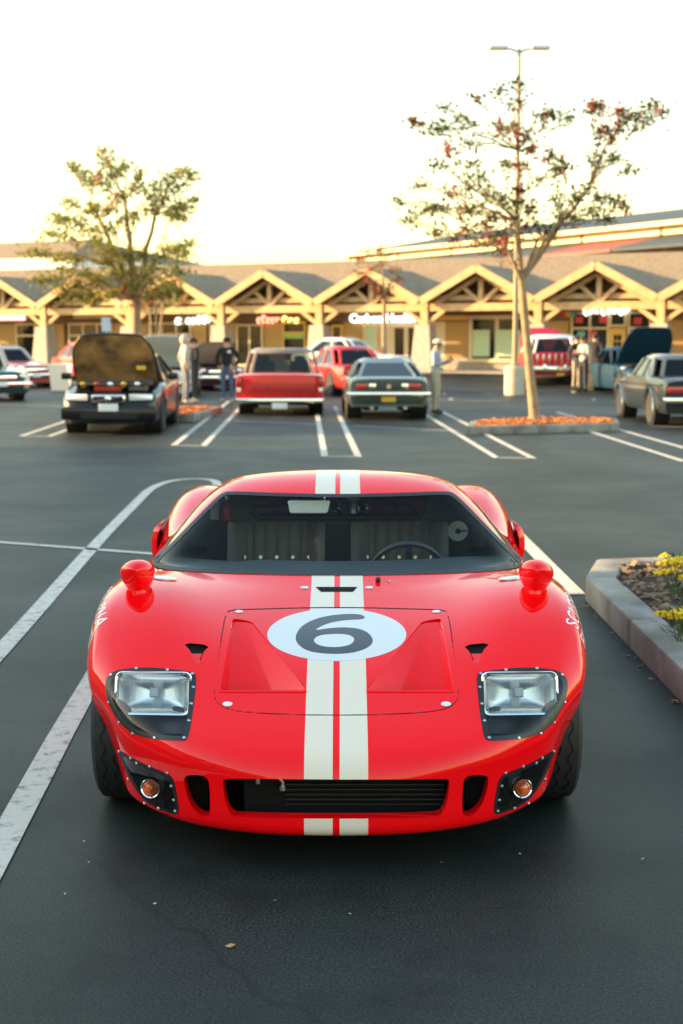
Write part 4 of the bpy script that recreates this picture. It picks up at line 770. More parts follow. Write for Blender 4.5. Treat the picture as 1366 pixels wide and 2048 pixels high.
TT = [  # y, heights of the top skin at the offsets TX from the centre line
 (-.10, (.262, .262, .258, .25, .23, .20, .17)),
 (0.0,  (.340, .340, .337, .33, .305, .26, .21)),
 (0.10, (.404, .404, .402, .395, .372, .325, .265)),
 (0.25, (.474, .474, .474, .474, .460, .415, .345)),
 (0.45, (.556, .557, .562, .575, .582, .555, .49)),
 (0.65, (.618, .619, .626, .648, .677, .672, .63)),
 (0.95, (.684, .684, .688, .704, .740, .745, .715)),
 (1.25, (.735, .733, .728, .728, .748, .752, .725)),
 (1.60, (.74, .738, .735, .732, .742, .738, .715)),
 (2.20, (.72, .72, .72, .72, .725, .72, .70)),
 (2.70, (.73, .73, .735, .75, .785, .785, .74)),
 (3.20, (.76, .76, .775, .81, .862, .870, .80)),
 (3.70, (.75, .75, .765, .79, .825, .825, .77)),
 (4.20, (.70, .70, .71, .73, .75, .745, .69))]
CX = Card(TX); CY = Card([r[0] for r in TT]); TV = np.array([r[1] for r in TT])
# mirror slope at the centre line: fold the basis so that the skin leaves x=0 level
def Ztop(x, y): return np.einsum('ni,ij,nj->n', CY(y), TV, CX(np.sqrt(np.abs(x)**2 + 1e-4)))
NOSE = sp1([(0, 0), (.15, .003), (.3, .014), (.45, .045), (.55, .085), (.65, .15), (.75, .26), (.82, .39), (.87, .56), (.905, .85)])
WID = sp1([(0, .925), (.8, .925), (1.3, .912), (1.8, .872), (2.3, .868), (2.7, .885), (3.2, .905), (3.8, .885), (4.2, .82)])
def smax(a, b, k): h = np.maximum(k - np.abs(a - b), 0); return np.maximum(a, b) + h * h / (4 * k)
def sstep(a, b, x): t = np.clip((x - a) / (b - a), 0, 1); return t * t * (3 - 2 * t)
def G(x, y, z, Zt, nose, dnose, wid):
    ax = np.abs(x)
    q = .5 - z; tuck = (.5 - .36 * sstep(.75, 1.15, y)) * .5 * (q + np.sqrt(q * q + .0036)) * (1 - .0 * ax)
    top = (z - Zt) * .93
    fr = (nose + .10 * np.maximum(0, z - .19) + tuck * dnose * 1.15 - y) / np.sqrt(1 + dnose * dnose)
    sd = ax + tuck - wid
    plan = smax(fr, sd, .06)
    plan = smax(plan, y - 4.16, .12)
    k = .055 + (.045 + .05 * sstep(.45, .9, y)) * sstep(.32, .74, ax)
    b = smax(top, plan, k)
    b = smax(b, (.125 - z), .045)
    # cabin
    yb = 1.245 + .46 * ax * ax
    ws = (z - .737 - .345 * (y - yb)) * .945
    yr = np.maximum(y - 2.35, 0); yf = np.maximum(2.35 - y, 0)
    rf = z - (1.046 - .10 * ax * ax - .25 * ax**4 - .055 * yf * yf - .17 * (np.sqrt(yr * yr + .01) - .1))
    sw = (ax - (.775 - .72 * (z - .72) - .11 * yr)) * .81
    cb = smax(smax(ws, rf, .05), sw, .11)
    cb = smax(cb, y - 4.05, .1)
    cb = np.maximum(cb, .62 - z)
    h = np.maximum(.035 - np.abs(b - cb), 0)
    return np.minimum(b, cb) - h * h / (4 * .035)
def Gp(P):
    x, y, z = P[:, 0], P[:, 1], P[:, 2]; ax = np.abs(x)
    return G(x, y, z, Ztop(x, y), NOSE(ax), NOSE(ax, 1), WID(y))
def gradG(P, e=.001, both=False):
    P = P[:, :3]; g = np.zeros_like(P); x, y, z = P[:, 0], P[:, 1], P[:, 2]; sgn = np.where(x < 0, -1., 1.)
    def col(ax, y): return Ztop(ax, y), NOSE(ax), NOSE(ax, 1), WID(y)
    ax = np.abs(x); c0 = col(ax, y); f0 = G(ax, y, z, *c0)
    g[:, 2] = (G(ax, y, z + e, *c0) - G(ax, y, z - e, *c0)) / (2 * e)
    g[:, 0] = (G(ax + e, y, z, *col(ax + e, y)) - f0) / e * sgn
    g[:, 1] = (G(ax, y + e, z, *col(ax, y + e)) - f0) / e
    g[:, 0][ax < 1e-6] = 0
    return (g, f0) if both else g
def surface_nets(h=.0115):
    xs = np.arange(-.955 - h / 2, .96 + h, h); n = len(xs); xs = (np.arange(n) - (n - 1) / 2) * h
    ys = np.arange(-.06, 4.24, h); zs = np.arange(.07, 1.1, h)
    XX, YY = np.meshgrid(xs, ys, indexing='ij')
    Zt = Ztop(XX.ravel(), YY.ravel()).reshape(XX.shape)[:, :, None]
    ax = np.abs(xs)
    hn = n // 2; D = np.empty((n, len(ys), len(zs)), np.float32); f4 = lambda q: q.astype(np.float32)
    zz = f4(zs)[None, None, :]
    for i0 in range(hn, n, 12):
        q = slice(i0, min(i0 + 12, n))
        D[q] = G(f4(xs[q])[:, None, None], f4(ys)[None, :, None], zz, f4(Zt[q]), f4(NOSE(ax[q]))[:, None, None], f4(NOSE(ax[q], 1))[:, None, None], f4(WID(ys))[None, :, None])
    D[:n - hn] = D[hn:][::-1]
    S = D < 0
    # cells that the skin crosses
    cnt = np.zeros(tuple(s - 1 for s in D.shape), np.uint8)
    for i in (0, 1):
        for j in (0, 1):
            for k in (0, 1):
                cnt += S[i:S.shape[0] - 1 + i, j:S.shape[1] - 1 + j, k:S.shape[2] - 1 + k]
    act = (cnt > 0) & (cnt < 8); idx = -np.ones(act.shape, np.int64); C = np.argwhere(act); idx[act] = np.arange(len(C))
    P = np.stack([xs[C[:, 0]] + h / 2, ys[C[:, 1]] + h / 2, zs[C[:, 2]] + h / 2], 1)
    for it in range(3):
        g, f = gradG(P, both=True); P = P - g * (f / np.maximum((g * g).sum(1), .05))[:, None] * (.8 if it < 1 else 1)
    Q = []
    for a in range(3):
        sl0 = [slice(None)] * 3; sl1 = [slice(None)] * 3; sl0[a] = slice(0, -1); sl1[a] = slice(1, None)
        cr = S[tuple(sl0)] != S[tuple(sl1)]
        E = np.argwhere(cr); b, c = [(1, 2), (2, 0), (0, 1)][a]
        ok = (E[:, b] > 0) & (E[:, c] > 0) & (E[:, b] < S.shape[b] - 1) & (E[:, c] < S.shape[c] - 1); E = E[ok]
        def at(db, dc):
            q = E.copy(); q[:, b] -= db; q[:, c] -= dc; return idx[q[:, 0], q[:, 1], q[:, 2]]
        q = np.stack([at(0, 0), at(1, 0), at(1, 1), at(0, 1)], 1)
        flip = ~S[E[:, 0], E[:, 1], E[:, 2]]
        q[flip] = q[flip][:, ::-1]; Q.append(q)
    Q = np.concatenate(Q); return P, Q
VB, QB = surface_nets()
FB = np.concatenate([QB[:, [0, 1, 2]], QB[:, [0, 2, 3]]])
def fix_winding(V, F):
    n = np.cross(V[F[:, 1]] - V[F[:, 0]], V[F[:, 2]] - V[F[:, 0]]); c = V[F].mean(1); g = gradG(c)
    s = (n * g[:, :3]).sum(1) < 0; F = F.copy(); F[s] = F[s][:, ::-1]; return F
FB = fix_winding(VB, FB)
def refine(V, F, sel):
    """split the chosen triangles in four (neighbours are matched)"""
    E = np.sort(np.concatenate([F[:, [0, 1]], F[:, [1, 2]], F[:, [2, 0]]]), 1)
    key = E[:, 0] * (len(V) + 1) + E[:, 1]; n = len(F); se = np.concatenate([sel] * 3)
    mark = np.unique(key[se]); me = np.isin(key, mark)
    uk, inv = np.unique(key, return_inverse=True); new = -np.ones(len(uk), np.int64); um = np.isin(uk, mark)
    new[um] = len(V) + np.arange(um.sum()); a = uk[um] // (len(V) + 1); b = uk[um] % (len(V) + 1)
    M = (V[a] + V[b]) / 2
    g, gf_ = gradG(M, both=True); M = M - g * (gf_ / np.maximum((g * g).sum(1), .05))[:, None]
    V2 = np.concatenate([V, M]); m = new[inv].reshape(3, n).T
    out = [F[(m < 0).all(1)]]; k = (m >= 0).sum(1)
    f = F[k == 3]; q = m[k == 3]
    out += [np.stack([f[:, 0], q[:, 0], q[:, 2]], 1), np.stack([q[:, 0], f[:, 1], q[:, 1]], 1), np.stack([q[:, 2], q[:, 1], f[:, 2]], 1), q]
    for r in range(3):
        w1 = (k == 1) & (m[:, r] >= 0); f = F[w1]; e = m[w1][:, r]; A, B, C = f[:, r], f[:, (r + 1) % 3], f[:, (r + 2) % 3]
        out += [np.stack([A, e, C], 1), np.stack([e, B, C], 1)]
        w2 = (k == 2) & (m[:, r] < 0); f = F[w2]; A, B, C = f[:, r], f[:, (r + 1) % 3], f[:, (r + 2) % 3]
        p = m[w2][:, (r + 1) % 3]; q2 = m[w2][:, (r + 2) % 3]
        out += [np.stack([A, B, p], 1), np.stack([A, p, q2], 1), np.stack([q2, p, C], 1)]
    return V2, np.concatenate(out)
def bodypx(P):
    """where local points of the car fall in the photograph: offset U from the car's centre line, row v"""
    x, Y, zz = np.abs(P[:, 0]), P[:, 1] + GTY, P[:, 2] - CAM_H
    dep = Y * _c - zz * _s; up = Y * _s + zz * _c
    return FPX * x / dep, 1024 - FPX * up / dep
def sdpoly(U, v, poly):
    """signed distance to a polygon, negative inside"""
    p = np.array(poly, float); q = np.roll(p, -1, 0); d2 = np.full(U.shape, 1e12); ins = np.zeros(U.shape, bool)
    for (ax_, ay), (bx, by) in zip(p, q):
        ex, ey = bx - ax_, by - ay; wx, wy = U - ax_, v - ay
        t = np.clip((wx * ex + wy * ey) / (ex * ex + ey * ey + 1e-9), 0, 1)
        d2 = np.minimum(d2, (wx - t * ex)**2 + (wy - t * ey)**2)
        c = ((ay > v) != (by > v)) & (U < ex * (v - ay) / (by - ay + 1e-12) + ax_); ins ^= c
    return np.where(ins, -1, 1) * np.sqrt(d2)
def chaikin(p, n=2):
    p = np.array(p, float)
    for _ in range(n):
        q = np.roll(p, -1, 0); p = np.stack([.75 * p + .25 * q, .25 * p + .75 * q], 1).reshape(-1, 2)
    return p
def clip(V, F, f):
    """cut a triangle mesh along f = 0: (inside mesh), (outside mesh), cut edges of each"""
    f = np.where(np.abs(f) < 1e-7, 1e-7, f); s = f < 0; k = s[F].sum(1)
    Fi = [F[k == 3]]; Fo = [F[k == 0]]; NV = [V]; base = len(V); segs = []
    mix = F[(k == 1) | (k == 2)]
    if len(mix):
        lone_in = s[mix].sum(1) == 1
        want = np.where(lone_in[:, None], s[mix], ~s[mix]); r = want.argmax(1); ar = np.arange(len(mix))
        A, B, C = mix[ar, r], mix[ar, (r + 1) % 3], mix[ar, (r + 2) % 3]
        pair = np.concatenate([np.stack([A, B], 1), np.stack([A, C], 1)]); sp = np.sort(pair, 1)
        key = sp[:, 0] * (len(V) + 1) + sp[:, 1]; uk, inv = np.unique(key, return_inverse=True)
        a, b = uk // (len(V) + 1), uk % (len(V) + 1); t = f[a] / (f[a] - f[b])
        NV.append(V[a] + (V[b] - V[a]) * t[:, None]); n = len(mix); AB, AC = base + inv[:n], base + inv[n:]
        t1 = np.stack([A, AB, AC], 1); t2 = np.concatenate([np.stack([AB, B, C], 1), np.stack([AB, C, AC], 1)]); l2 = np.concatenate([lone_in, lone_in])
        Fi += [t1[lone_in], t2[~l2]]; Fo += [t1[~lone_in], t2[l2]]; segs = np.stack([AB, AC], 1)
    V = np.concatenate(NV); Fi = np.concatenate(Fi); Fo = np.concatenate(Fo)
    def comp(Fx):
        u, i = np.unique(Fx, return_inverse=True); mp = -np.ones(len(V), np.int64); mp[u] = np.arange(len(u))
        sg = mp[segs] if len(segs) else np.zeros((0, 2), int); return V[u], i.reshape(-1, 3), sg[(sg >= 0).all(1)] if len(sg) else sg
    return comp(Fi), comp(Fo)
def skin_mesh(name, V, F, m, parent=None, offset=0., flip=False, smooth_normals=True):
    Nn = V[:, 3:6].copy(); V = V[:, :3]; Nn /= np.maximum(np.linalg.norm(Nn, axis=1), 1e-6)[:, None]
    me = bpy.data.meshes.new(name); Vo = V + Nn * offset
    F2 = F[:, ::-1] if flip else F
    me.from_pydata(Vo.tolist(), [], F2.tolist())
    me.polygons.foreach_set('use_smooth', [True] * len(me.polygons)); me.update()
    if smooth_normals: me.normals_split_custom_set_from_vertices((Nn * (-1 if flip else 1)).tolist())
    return link(name, me, m, parent)
def strip(V, segs, vecs, steps):
    """walls leaving a cut edge: steps = list of (a, b): a*normal-ish vector set 0 + b*set 1"""
    pass
def side(V, F, sgn):
    c = V[F][:, :, 0].mean(1); F = F[(c * sgn) > 0]; u, i = np.unique(F, return_inverse=True); return V[u], i.reshape(-1, 3)
# ------------------------------------------------------------------ openings cut along outlines on the skin
def L(pts, uc=673.): return [(uc - u, v) for u, v in pts]
POLY = dict(
 mouth=chaikin(L([(446, 1562), (450, 1557), (560, 1558), (673, 1559), (786, 1559), (896, 1557), (900, 1562), (896, 1600), (886, 1628), (872, 1635), (673, 1638), (474, 1635), (460, 1628), (450, 1600)]), 1),
 duct=chaikin(L([(367, 1556), (376, 1550), (404, 1550), (416, 1556), (420, 1572), (421, 1622), (418, 1634), (404, 1633), (386, 1618), (374, 1592)]), 2),
 pod=chaikin(L([(236, 1500), (240, 1501), (285, 1527), (335, 1547), (347, 1556), (353, 1580), (359, 1619), (355, 1628), (348, 1628), (318, 1618), (290, 1602), (268, 1574), (248, 1535)]), 1),
 lamp=chaikin(L([(209, 1368), (218, 1348), (240, 1338), (300, 1334), (375, 1342), (391, 1347), (393, 1360), (388, 1410), (379, 1470), (373, 1481), (360, 1482), (320, 1480), (282, 1474), (256, 1462), (232, 1436), (216, 1404)]), 2),
 nostril=chaikin(L([(463, 1240), (470, 1237), (503, 1243), (510, 1252), (560, 1315), (610, 1374), (612, 1381), (604, 1384), (446, 1382), (438, 1378), (450, 1310)]), 1),
 vent=chaikin(L([(364, 1285), (421, 1290), (406, 1304), (399, 1328), (389, 1328), (382, 1302)]), 1),
 glass=chaikin(L([(305, 1131), (310, 1120), (345, 1085), (420, 1008), (443, 987), (458, 983), (560, 987), (675, 989.5), (790, 987), (892, 983), (907, 987), (930, 1008), (1005, 1085), (1040, 1120), (1045, 1131), (1030, 1139), (950, 1145), (850, 1149), (675, 1152), (500, 1149), (400, 1145), (320, 1139)], 675.), 1),
 panel=chaikin(L([(452, 1226), (458, 1221), (480, 1219), (673, 1214), (866, 1219), (888, 1221), (894, 1226), (902, 1260), (915, 1375), (918, 1392), (908, 1410), (880, 1422), (800, 1428), (673, 1431), (546, 1428), (466, 1422), (438, 1410), (428, 1392), (431, 1375), (444, 1260)]), 2),
)
six_out = chaikin(L([(724, 1228), (732, 1239), (690, 1240), (652, 1247), (625, 1262), (650, 1257), (690, 1254), (728, 1259), (746, 1276), (744, 1290), (722, 1302), (690, 1308), (650, 1308), (612, 1302), (592, 1286), (590, 1270), (604, 1250), (636, 1235), (680, 1228)]), 2)
six_in = chaikin(L([(626, 1279), (636, 1271), (660, 1268), (690, 1268), (706, 1273), (709, 1282), (698, 1291), (672, 1295), (645, 1293), (630, 1287)]), 2)
def field(V, poly, ymin=-1, ymax=1.2, sym=True, zmin=-1):
    U, v = bodypx(V)
    if not sym: U = U * np.sign(V[:, 0]) * -1
    g = V[:, 3:6]; d = V[:, :3] + np.array([GTX, GTY, -CAM_H]); ok = ((g * d).sum(1) < 0) & (V[:, 1] > ymin) & (V[:, 1] < ymax) & (V[:, 2] > zmin)
    p = np.array(poly); near = ok & (U > p[:, 0].min() - 40) & (U < p[:, 0].max() + 40) & (v > p[:, 1].min() - 40) & (v < p[:, 1].max() + 40)
    f = np.full(len(V), 40.); f[near] = sdpoly(U[near], v[near], poly); return np.minimum(f, 40.)
# finer skin where the detail is
_U, _v = bodypx(VB); c = VB[FB].mean(1)
sel = (c[:, 1] < 1.15)
VB, FB = refine(VB, FB, sel); FB = fix_winding(VB, FB)
VB = np.concatenate([VB, gradG(VB)], 1)
BVH = BVHTree.FromPolygons(VB[:, :3].tolist(), FB.tolist())
CAML = Vector((-GTX, -GTY, CAM_H))
def on_skin(u, v):
    """point and normal of the skin seen at a pixel"""
    h = BVH.ray_cast(CAML, ray(u, v)); return h[0], h[1]
def on_top(x, y):
    h = BVH.ray_cast(Vector((x, y, 2)), Vector((0, 0, -1))); return h[0], h[1]
def outN(p):
    g = gradG(np.array([tuple(p)]))[0]; g /= np.linalg.norm(g); return Vector(g)

# ---- paint
def paint_mat():
    m = mat('red_race_paint', (.86, .0015, .004), rough=.5, coat=1., spec=.0, coat_ior=1.42); nt = m.node_tree; b = nt.nodes['Principled BSDF']
    tc = nt.nodes.new('ShaderNodeTexCoord'); sx = nt.nodes.new('ShaderNodeSeparateXYZ'); nt.links.new(tc.outputs['Object'], sx.inputs[0])
    ab = nt.nodes.new('ShaderNodeMath'); ab.operation = 'ABSOLUTE'; nt.links.new(sx.outputs[0], ab.inputs[0])
    def mr(a, b_):
        n = nt.nodes.new('ShaderNodeMapRange'); n.inputs[1].default_value = a; n.inputs[2].default_value = b_; nt.links.new(ab.outputs[0], n.inputs[0]); return n
    i = mr(.0102, .0112); o = mr(.0985, .0975)
    mu = nt.nodes.new('ShaderNodeMath'); mu.operation = 'MULTIPLY'; nt.links.new(i.outputs[0], mu.inputs[0]); nt.links.new(o.outputs[0], mu.inputs[1])
    mx = nt.nodes.new('ShaderNodeMix'); mx.data_type = 'RGBA'; mx.inputs[6].default_value = (.86, .0015, .004, 1); mx.inputs[7].default_value = (.68, .60, .49, 1)
    nt.links.new(mu.outputs[0], mx.inputs[0]); nt.links.new(mx.outputs[2], b.inputs['Base Color'])
    # very fine orange peel in the paint
    n = nt.nodes.new('ShaderNodeTexNoise'); n.inputs['Scale'].default_value = 7; n.inputs['Detail'].default_value = 1
    nt.links.new(tc.outputs['Object'], n.inputs['Vector'])
    bp = nt.nodes.new('ShaderNodeBump'); bp.inputs['Strength'].default_value = .05; bp.inputs['Distance'].default_value = .02
    nt.links.new(n.outputs['Fac'], bp.inputs['Height']); nt.links.new(bp.outputs[0], b.inputs['Coat Normal'])
    return m
PAINT = paint_mat()
RED = mat('red_plain_paint', (.86, .0015, .004), rough=.5, coat=1., spec=.0, coat_ior=1.42)
BLK = mat('black_satin', (.012, .013, .015), rough=.42)
BLKM = mat('black_matte', (.006, .0065, .007), rough=.8, spec=.2)
RUB = mat('black_rubber', (.014, .015, .017), rough=.6)
CHR = mat('chrome', (.85, .86, .88), rough=.08, metal=1.)
STEEL = mat('brushed_steel', (.55, .56, .58), rough=.28, metal=1.)
WHITE = mat('roundel_white', (.60, .61, .62), rough=.35, coat=.6)
INK = mat('number_black', (.025, .03, .035), rough=.35, coat=.5)
GLZ = glass('clear_cover_glass', (.95, .97, .97), ior=1.3)
WSG = glass('windscreen_glass', (.93, .97, .96), ior=1.07)

parts = {}
def take(name, f):
    global VB, FB
    (Vi, Fi, si), (Vo, Fo, so_) = clip(VB, FB, f)
    VB, FB = Vo, Fo; parts[name] = (Vi, Fi); return si, so_, Vo
LIPS = []
def take_lip(name, f, **k):
    si, so_, Vo = take(name, f)
    LIPS.append((name, Vo[so_.ravel()].reshape(-1, 2, 6), k))
take_lip('mouth', field(VB, POLY['mouth'], sym=False), depth=.05)
take_lip('duct', field(VB, POLY['duct']), depth=.05)
take('pod', field(VB, POLY['pod']))
take('lamp', field(VB, POLY['lamp']))
take_lip('nostril', field(VB, POLY['nostril']), depth=.0)
take_lip('vent', field(VB, POLY['vent']), depth=.0)
take('glass', field(VB, POLY['glass'], 1.0, 2.6, False, .66))
take('gap', np.abs(field(VB, POLY['panel'], sym=False)) - 1.0)
U, v = bodypx(VB); sg = -np.sign(VB[:, 0]); ok = (VB[:, 1] < 1.2) & (VB[:, 2] > .35)
take('roundel', np.where(ok, (np.sqrt(((sg * U) / 139)**2 + ((v - 1269.5) / 52.5)**2) - 1) * 50, 40))
Vr, Fr = parts['roundel']; U, v = bodypx(Vr); U = -np.sign(Vr[:, 0]) * U
f6 = np.maximum(sdpoly(U, v, six_out), -sdpoly(U, v, six_in))
(a, b, _), (c_, d_, _) = clip(Vr, Fr, f6); parts['number'] = (a, b); parts['roundel'] = (c_, d_)
# wheel arches, side windows, rear window
AXF, AXR, WZ = .83, 3.24, .302
for ya, r, za in ((AXF, .302, .285), (AXR, .33, .30)):
    f = np.sqrt((VB[:, 1] - ya)**2 + (VB[:, 2] - za)**2) - r
    f = np.where(np.abs(VB[:, 0]) > .52, f, .3); f = np.where(VB[:, 2] > .72, .3, f)
    take_lip('arch', f, depth=.03, inward=True)
SW = chaikin([(1.66, .775), (1.78, .765), (2.30, .765), (2.42, .79), (2.40, .86), (2.28, .925), (2.16, .93), (1.95, .87)], 2)
f = sdpoly(VB[:, 1], VB[:, 2], SW); f = np.where(np.abs(VB[:, 0]) > .4, f, .5); take('side_window', f)
DOOR = chaikin([(1.42, .26), (1.40, .45), (1.46, .62), (1.60, .735), (2.46, .735), (2.52, .60), (2.50, .26)], 1)
f = np.abs(sdpoly(VB[:, 1], VB[:, 2], DOOR)) - .0022; f = np.where((np.abs(VB[:, 0]) > .6), f, .5); take('door_gap', f)
f = sdpoly(np.abs(VB[:, 0]), VB[:, 1], chaikin([(-.36, 2.78), (.36, 2.78), (.33, 3.15), (.27, 3.5), (-.27, 3.5), (-.33, 3.15)], 1)); f = np.where(VB[:, 2] > .7, f, .5); take('rear_window', f)
skin_mesh('body', VB, FB, PAINT, GT)
# ------------------------------------------------------------------ rolled lips of the openings
LIP2 = []
for name, S, k in LIPS:
    if name == 'mouth': LIP2.append((name, S, k))
    else: LIP2 += [(name, S[S[:, 0, 0] * q > 0], k) for q in (-1, 1)]
for name, S, k in LIP2:
    d = k['depth']
    if d <= 0: continue
    P = S.reshape(-1, 6); n = P[:, 3:6].copy(); P = P[:, :3]; n /= np.linalg.norm(n, axis=1)[:, None]
    if name == 'arch': inn = np.stack([-np.sign(P[:, 0]), 0 * P[:, 0], 0 * P[:, 0]], 1)
    else: inn = np.tile([0, 1., .0], (len(P), 1))
    rows = [P]
    for t, a in ((.15, .35), (.45, .8), (1., 1.)):
        rows.append(P - n * (.004 * a) + inn * (d * t))
    vs = np.concatenate(rows); m = len(P); fs = []
    for r in range(3):
        for i in range(0, m, 2): fs.append((r * m + i, r * m + i + 1, (r + 1) * m + i + 1, (r + 1) * m + i))
    mb = MB(); mb.add(vs.tolist(), fs)
    mb.build({'mouth': 'mouth_lip', 'duct': 'duct_lip', 'arch': 'arch_lip'}[name], RED, GT, smooth=60)
# ---- nose openings: dark lining, radiator
m = MB(); m.bbox(-.46, .46, .30, .31, .10, .42); m.bbox(-.39, -.38, .13, .31, .16, .33); m.bbox(.38, .39, .13, .31, .16, .33)
m.bbox(-.44, .44, .14, .30, .145, .155); m.build('nose_lining', BLKM, GT)
rad = empty('radiator', (0, .12, 0)); rad.parent = GT
MB().bbox(-.29, .34, .02, .03, .16, .36).build('core', BLKM, rad)
rm = MB(); rm.bbox(-.16, .34, 0, .012, .195, .199)
sl = rm.mesh('slat')
for i in range(9):
    o = link('slat', sl, MATS['black_satin'] if i == 0 else None, rad, (0, 0, .016 * i)); 
fit = MB(); fit.tube([(-.245, 0, .29), (-.245, 0, .265)], .008); fit.tube([(-.205, 0, .285), (-.18, -.005, .285), (-.168, 0, .27), (-.168, 0, .25)], .006); fit.tube([(-.168, -.004, .258), (-.168, -.004, .245)], .011)
fit.build('pipe_fitting', STEEL, rad, smooth=True)
for s in (-1, 1):
    MB().bbox(min(s * .41, s * .55), max(s * .41, s * .55), .20, .21, .12, .40).build('duct_lining', BLKM, GT)
def rivet_mesh(r=.0042):
    mb = MB(); mb.lathe([(r * 1.35, 0), (r * 1.35, r * .3), (r, r * .75), (r * .45, r * .85), (r * .3, r * .5), (0, r * .5)], 10); return mb.mesh('rivet', True)
RIV = rivet_mesh()
def rivet(u, v, parent, off=.0015, name='rivet', me=RIV, sx=1):
    p, n = on_skin(u, v)
    if p is None: return
    n = outN(p); o = link(name, me, STEEL if not me.materials else None, parent)
    for q in ((p.x,),): pass
    p = p + n * off; o.location = p; o.rotation_euler = n.to_track_quat('Z', 'Y').to_euler(); return o
def mirror_px(u, uc=673.): return 2 * uc - u
# ---- headlamps behind curved covers
def band(part, poly, w0, sym=True, ymax=1.2):
    V, F = part; (a, b, _), (c2, d2, _) = clip(V, F, field(V, poly, ymax=ymax, sym=sym) + w0); return (a, b), (c2, d2)
BUCK = mat('headlamp_bucket', (.006, .008, .01), rough=.5)
LENS = mat('lamp_lens_glass', (.72, .74, .76), rough=.06, metal=.92, var=.15, vscale=30)
for s in (-1, 1):
    V, F = side(*parts['lamp'], s); (gi, gf), (fi, ff) = band((V, F), POLY['lamp'], 10.)
    hl = skin_mesh('headlight', fi, ff, BLK, GT, .0012)
    skin_mesh('cover_glass', gi, gf, GLZ, hl, .001)
    # bucket: the cover sunk inward
    Pb = gi.copy(); n = gi[:, 3:6].copy(); Pb = gi[:, :3]; gi = gi[:, :3]; n /= np.linalg.norm(n, axis=1)[:, None]
    bp_ = Pb + np.array([-.10 * s, .13, -.06]) * .75
    mb = MB(); mb.add(bp_.tolist(), gf[:, ::-1].tolist())
    P0 = fi; ed = {}
    for t in gf:
        for a, b in ((t[0], t[1]), (t[1], t[2]), (t[2], t[0])):
            ed[(a, b)] = 1
    for (a, b) in list(ed):
        if (b, a) not in ed: mb.add([gi[a] - n[a] * .003, gi[b] - n[b] * .003, bp_[b], bp_[a]], [(0, 1, 2, 3)])
    mb.build('bucket', BUCK, hl, smooth=60)
    # lamp unit: rounded rectangle facing forward
    uc_, vc_ = (306, 1387); p, nn = on_skin(uc_ if s < 0 else mirror_px(uc_), vc_)
    ctr = p + (p - CAML).normalized() * .045
    fwd = (Vector((.05 * s, -1, .26))).normalized(); rt = fwd.cross(Vector((0, 0, 1))).normalized() * -1; up = rt.cross(fwd) * -1
    if up.z < 0: up = -up
    def rr(w_, h_, r_, dp, n_=6, sq=0):
        out = []
        for cx, cy, a0 in ((w_ - r_, h_ - r_, 0), (-(w_ - r_), h_ - r_, 90), (-(w_ - r_), -(h_ - r_), 180), (w_ - r_, -(h_ - r_), 270)):
            for i in range(n_):
                t = R(a0 + 90 * i / (n_ - 1)); out.append(ctr + rt * (cx + r_ * math.cos(t)) + up * (cy + r_ * math.sin(t)) + fwd * dp)
        return out
    w_, h_ = .1235, .0675
    mb = MB(); mb.grid([rr(w_ + .004, h_ + .004, .026, -.03), rr(w_ + .005, h_ + .005, .026, 0), rr(w_ + .002, h_ + .002, .025, .006), rr(w_ - .004, h_ - .004, .023, .004), rr(w_ - .006, h_ - .006, .022, -.008)], True)
    mb.build('lamp_rim', CHR, hl, smooth=50)
    # reflector bowl
    rows = [rr((w_ - .006) * q, (h_ - .006) * q, .022 * q, -.008 - .05 * math.sqrt(1 - (q * .97)**2)) for q in (1, .9, .75, .55, .35, .15)]
    mb = MB(); mb.grid(rows, True); mb.add(rows[-1], [tuple(range(len(rows[-1])))]); mb.build('reflector', mat('reflector_silver', (.95, .96, .97), rough=.22, metal=1.), hl, smooth=True)
    mb = MB(); mb.bar(ctr + up * .02 - fwd * .02, ctr - up * .012 - fwd * .02, .03, .006, up=tuple(fwd)); mb.build('bulb_shield', mat('shield_grey', (.55, .57, .58), rough=.35, metal=.6), hl, bevel=.004)
    # lens with vertical flutes
    flute = MB(); NX, NZ = 72, 10; rows = []
    for j in range(NZ + 1):
        tz = -1 + 2 * j / NZ; row = []
        for i in range(NX + 1):
            tx = -1 + 2 * i / NX; cc = .0030 * abs(math.sin(i * math.pi / 4)) * (1 if abs(tx) < .5 and tz > -.5 else .4)
            wx = (w_ - .005); hz = (h_ - .005); X_ = tx * wx; Z_ = tz * hz
            ex = max(0, abs(Z_) - (hz - .022)); lim = wx - .022 + math.sqrt(max(0, .022**2 - ex * ex)); X_ = max(-lim, min(lim, X_))
            row.append(ctr + rt * X_ + up * Z_ + fwd * (.004 + .008 * (1 - tx * tx) * (1 - tz * tz) + cc))
        rows.append(row)
    flute.grid(rows); flute.build('lamp_lens', glass('lamp_lens', (.96, .97, .97), rough=.03, frost=.12), hl, smooth=20)
    for u, v in ((272, 1337), (334, 1340), (384, 1348), (386, 1375), (382, 1408), (377, 1442), (368, 1476), (309, 1476), (265, 1467), (217, 1405), (238, 1445), (222, 1350)):
        rivet(u + .5 if s < 0 else mirror_px(u), v, hl)
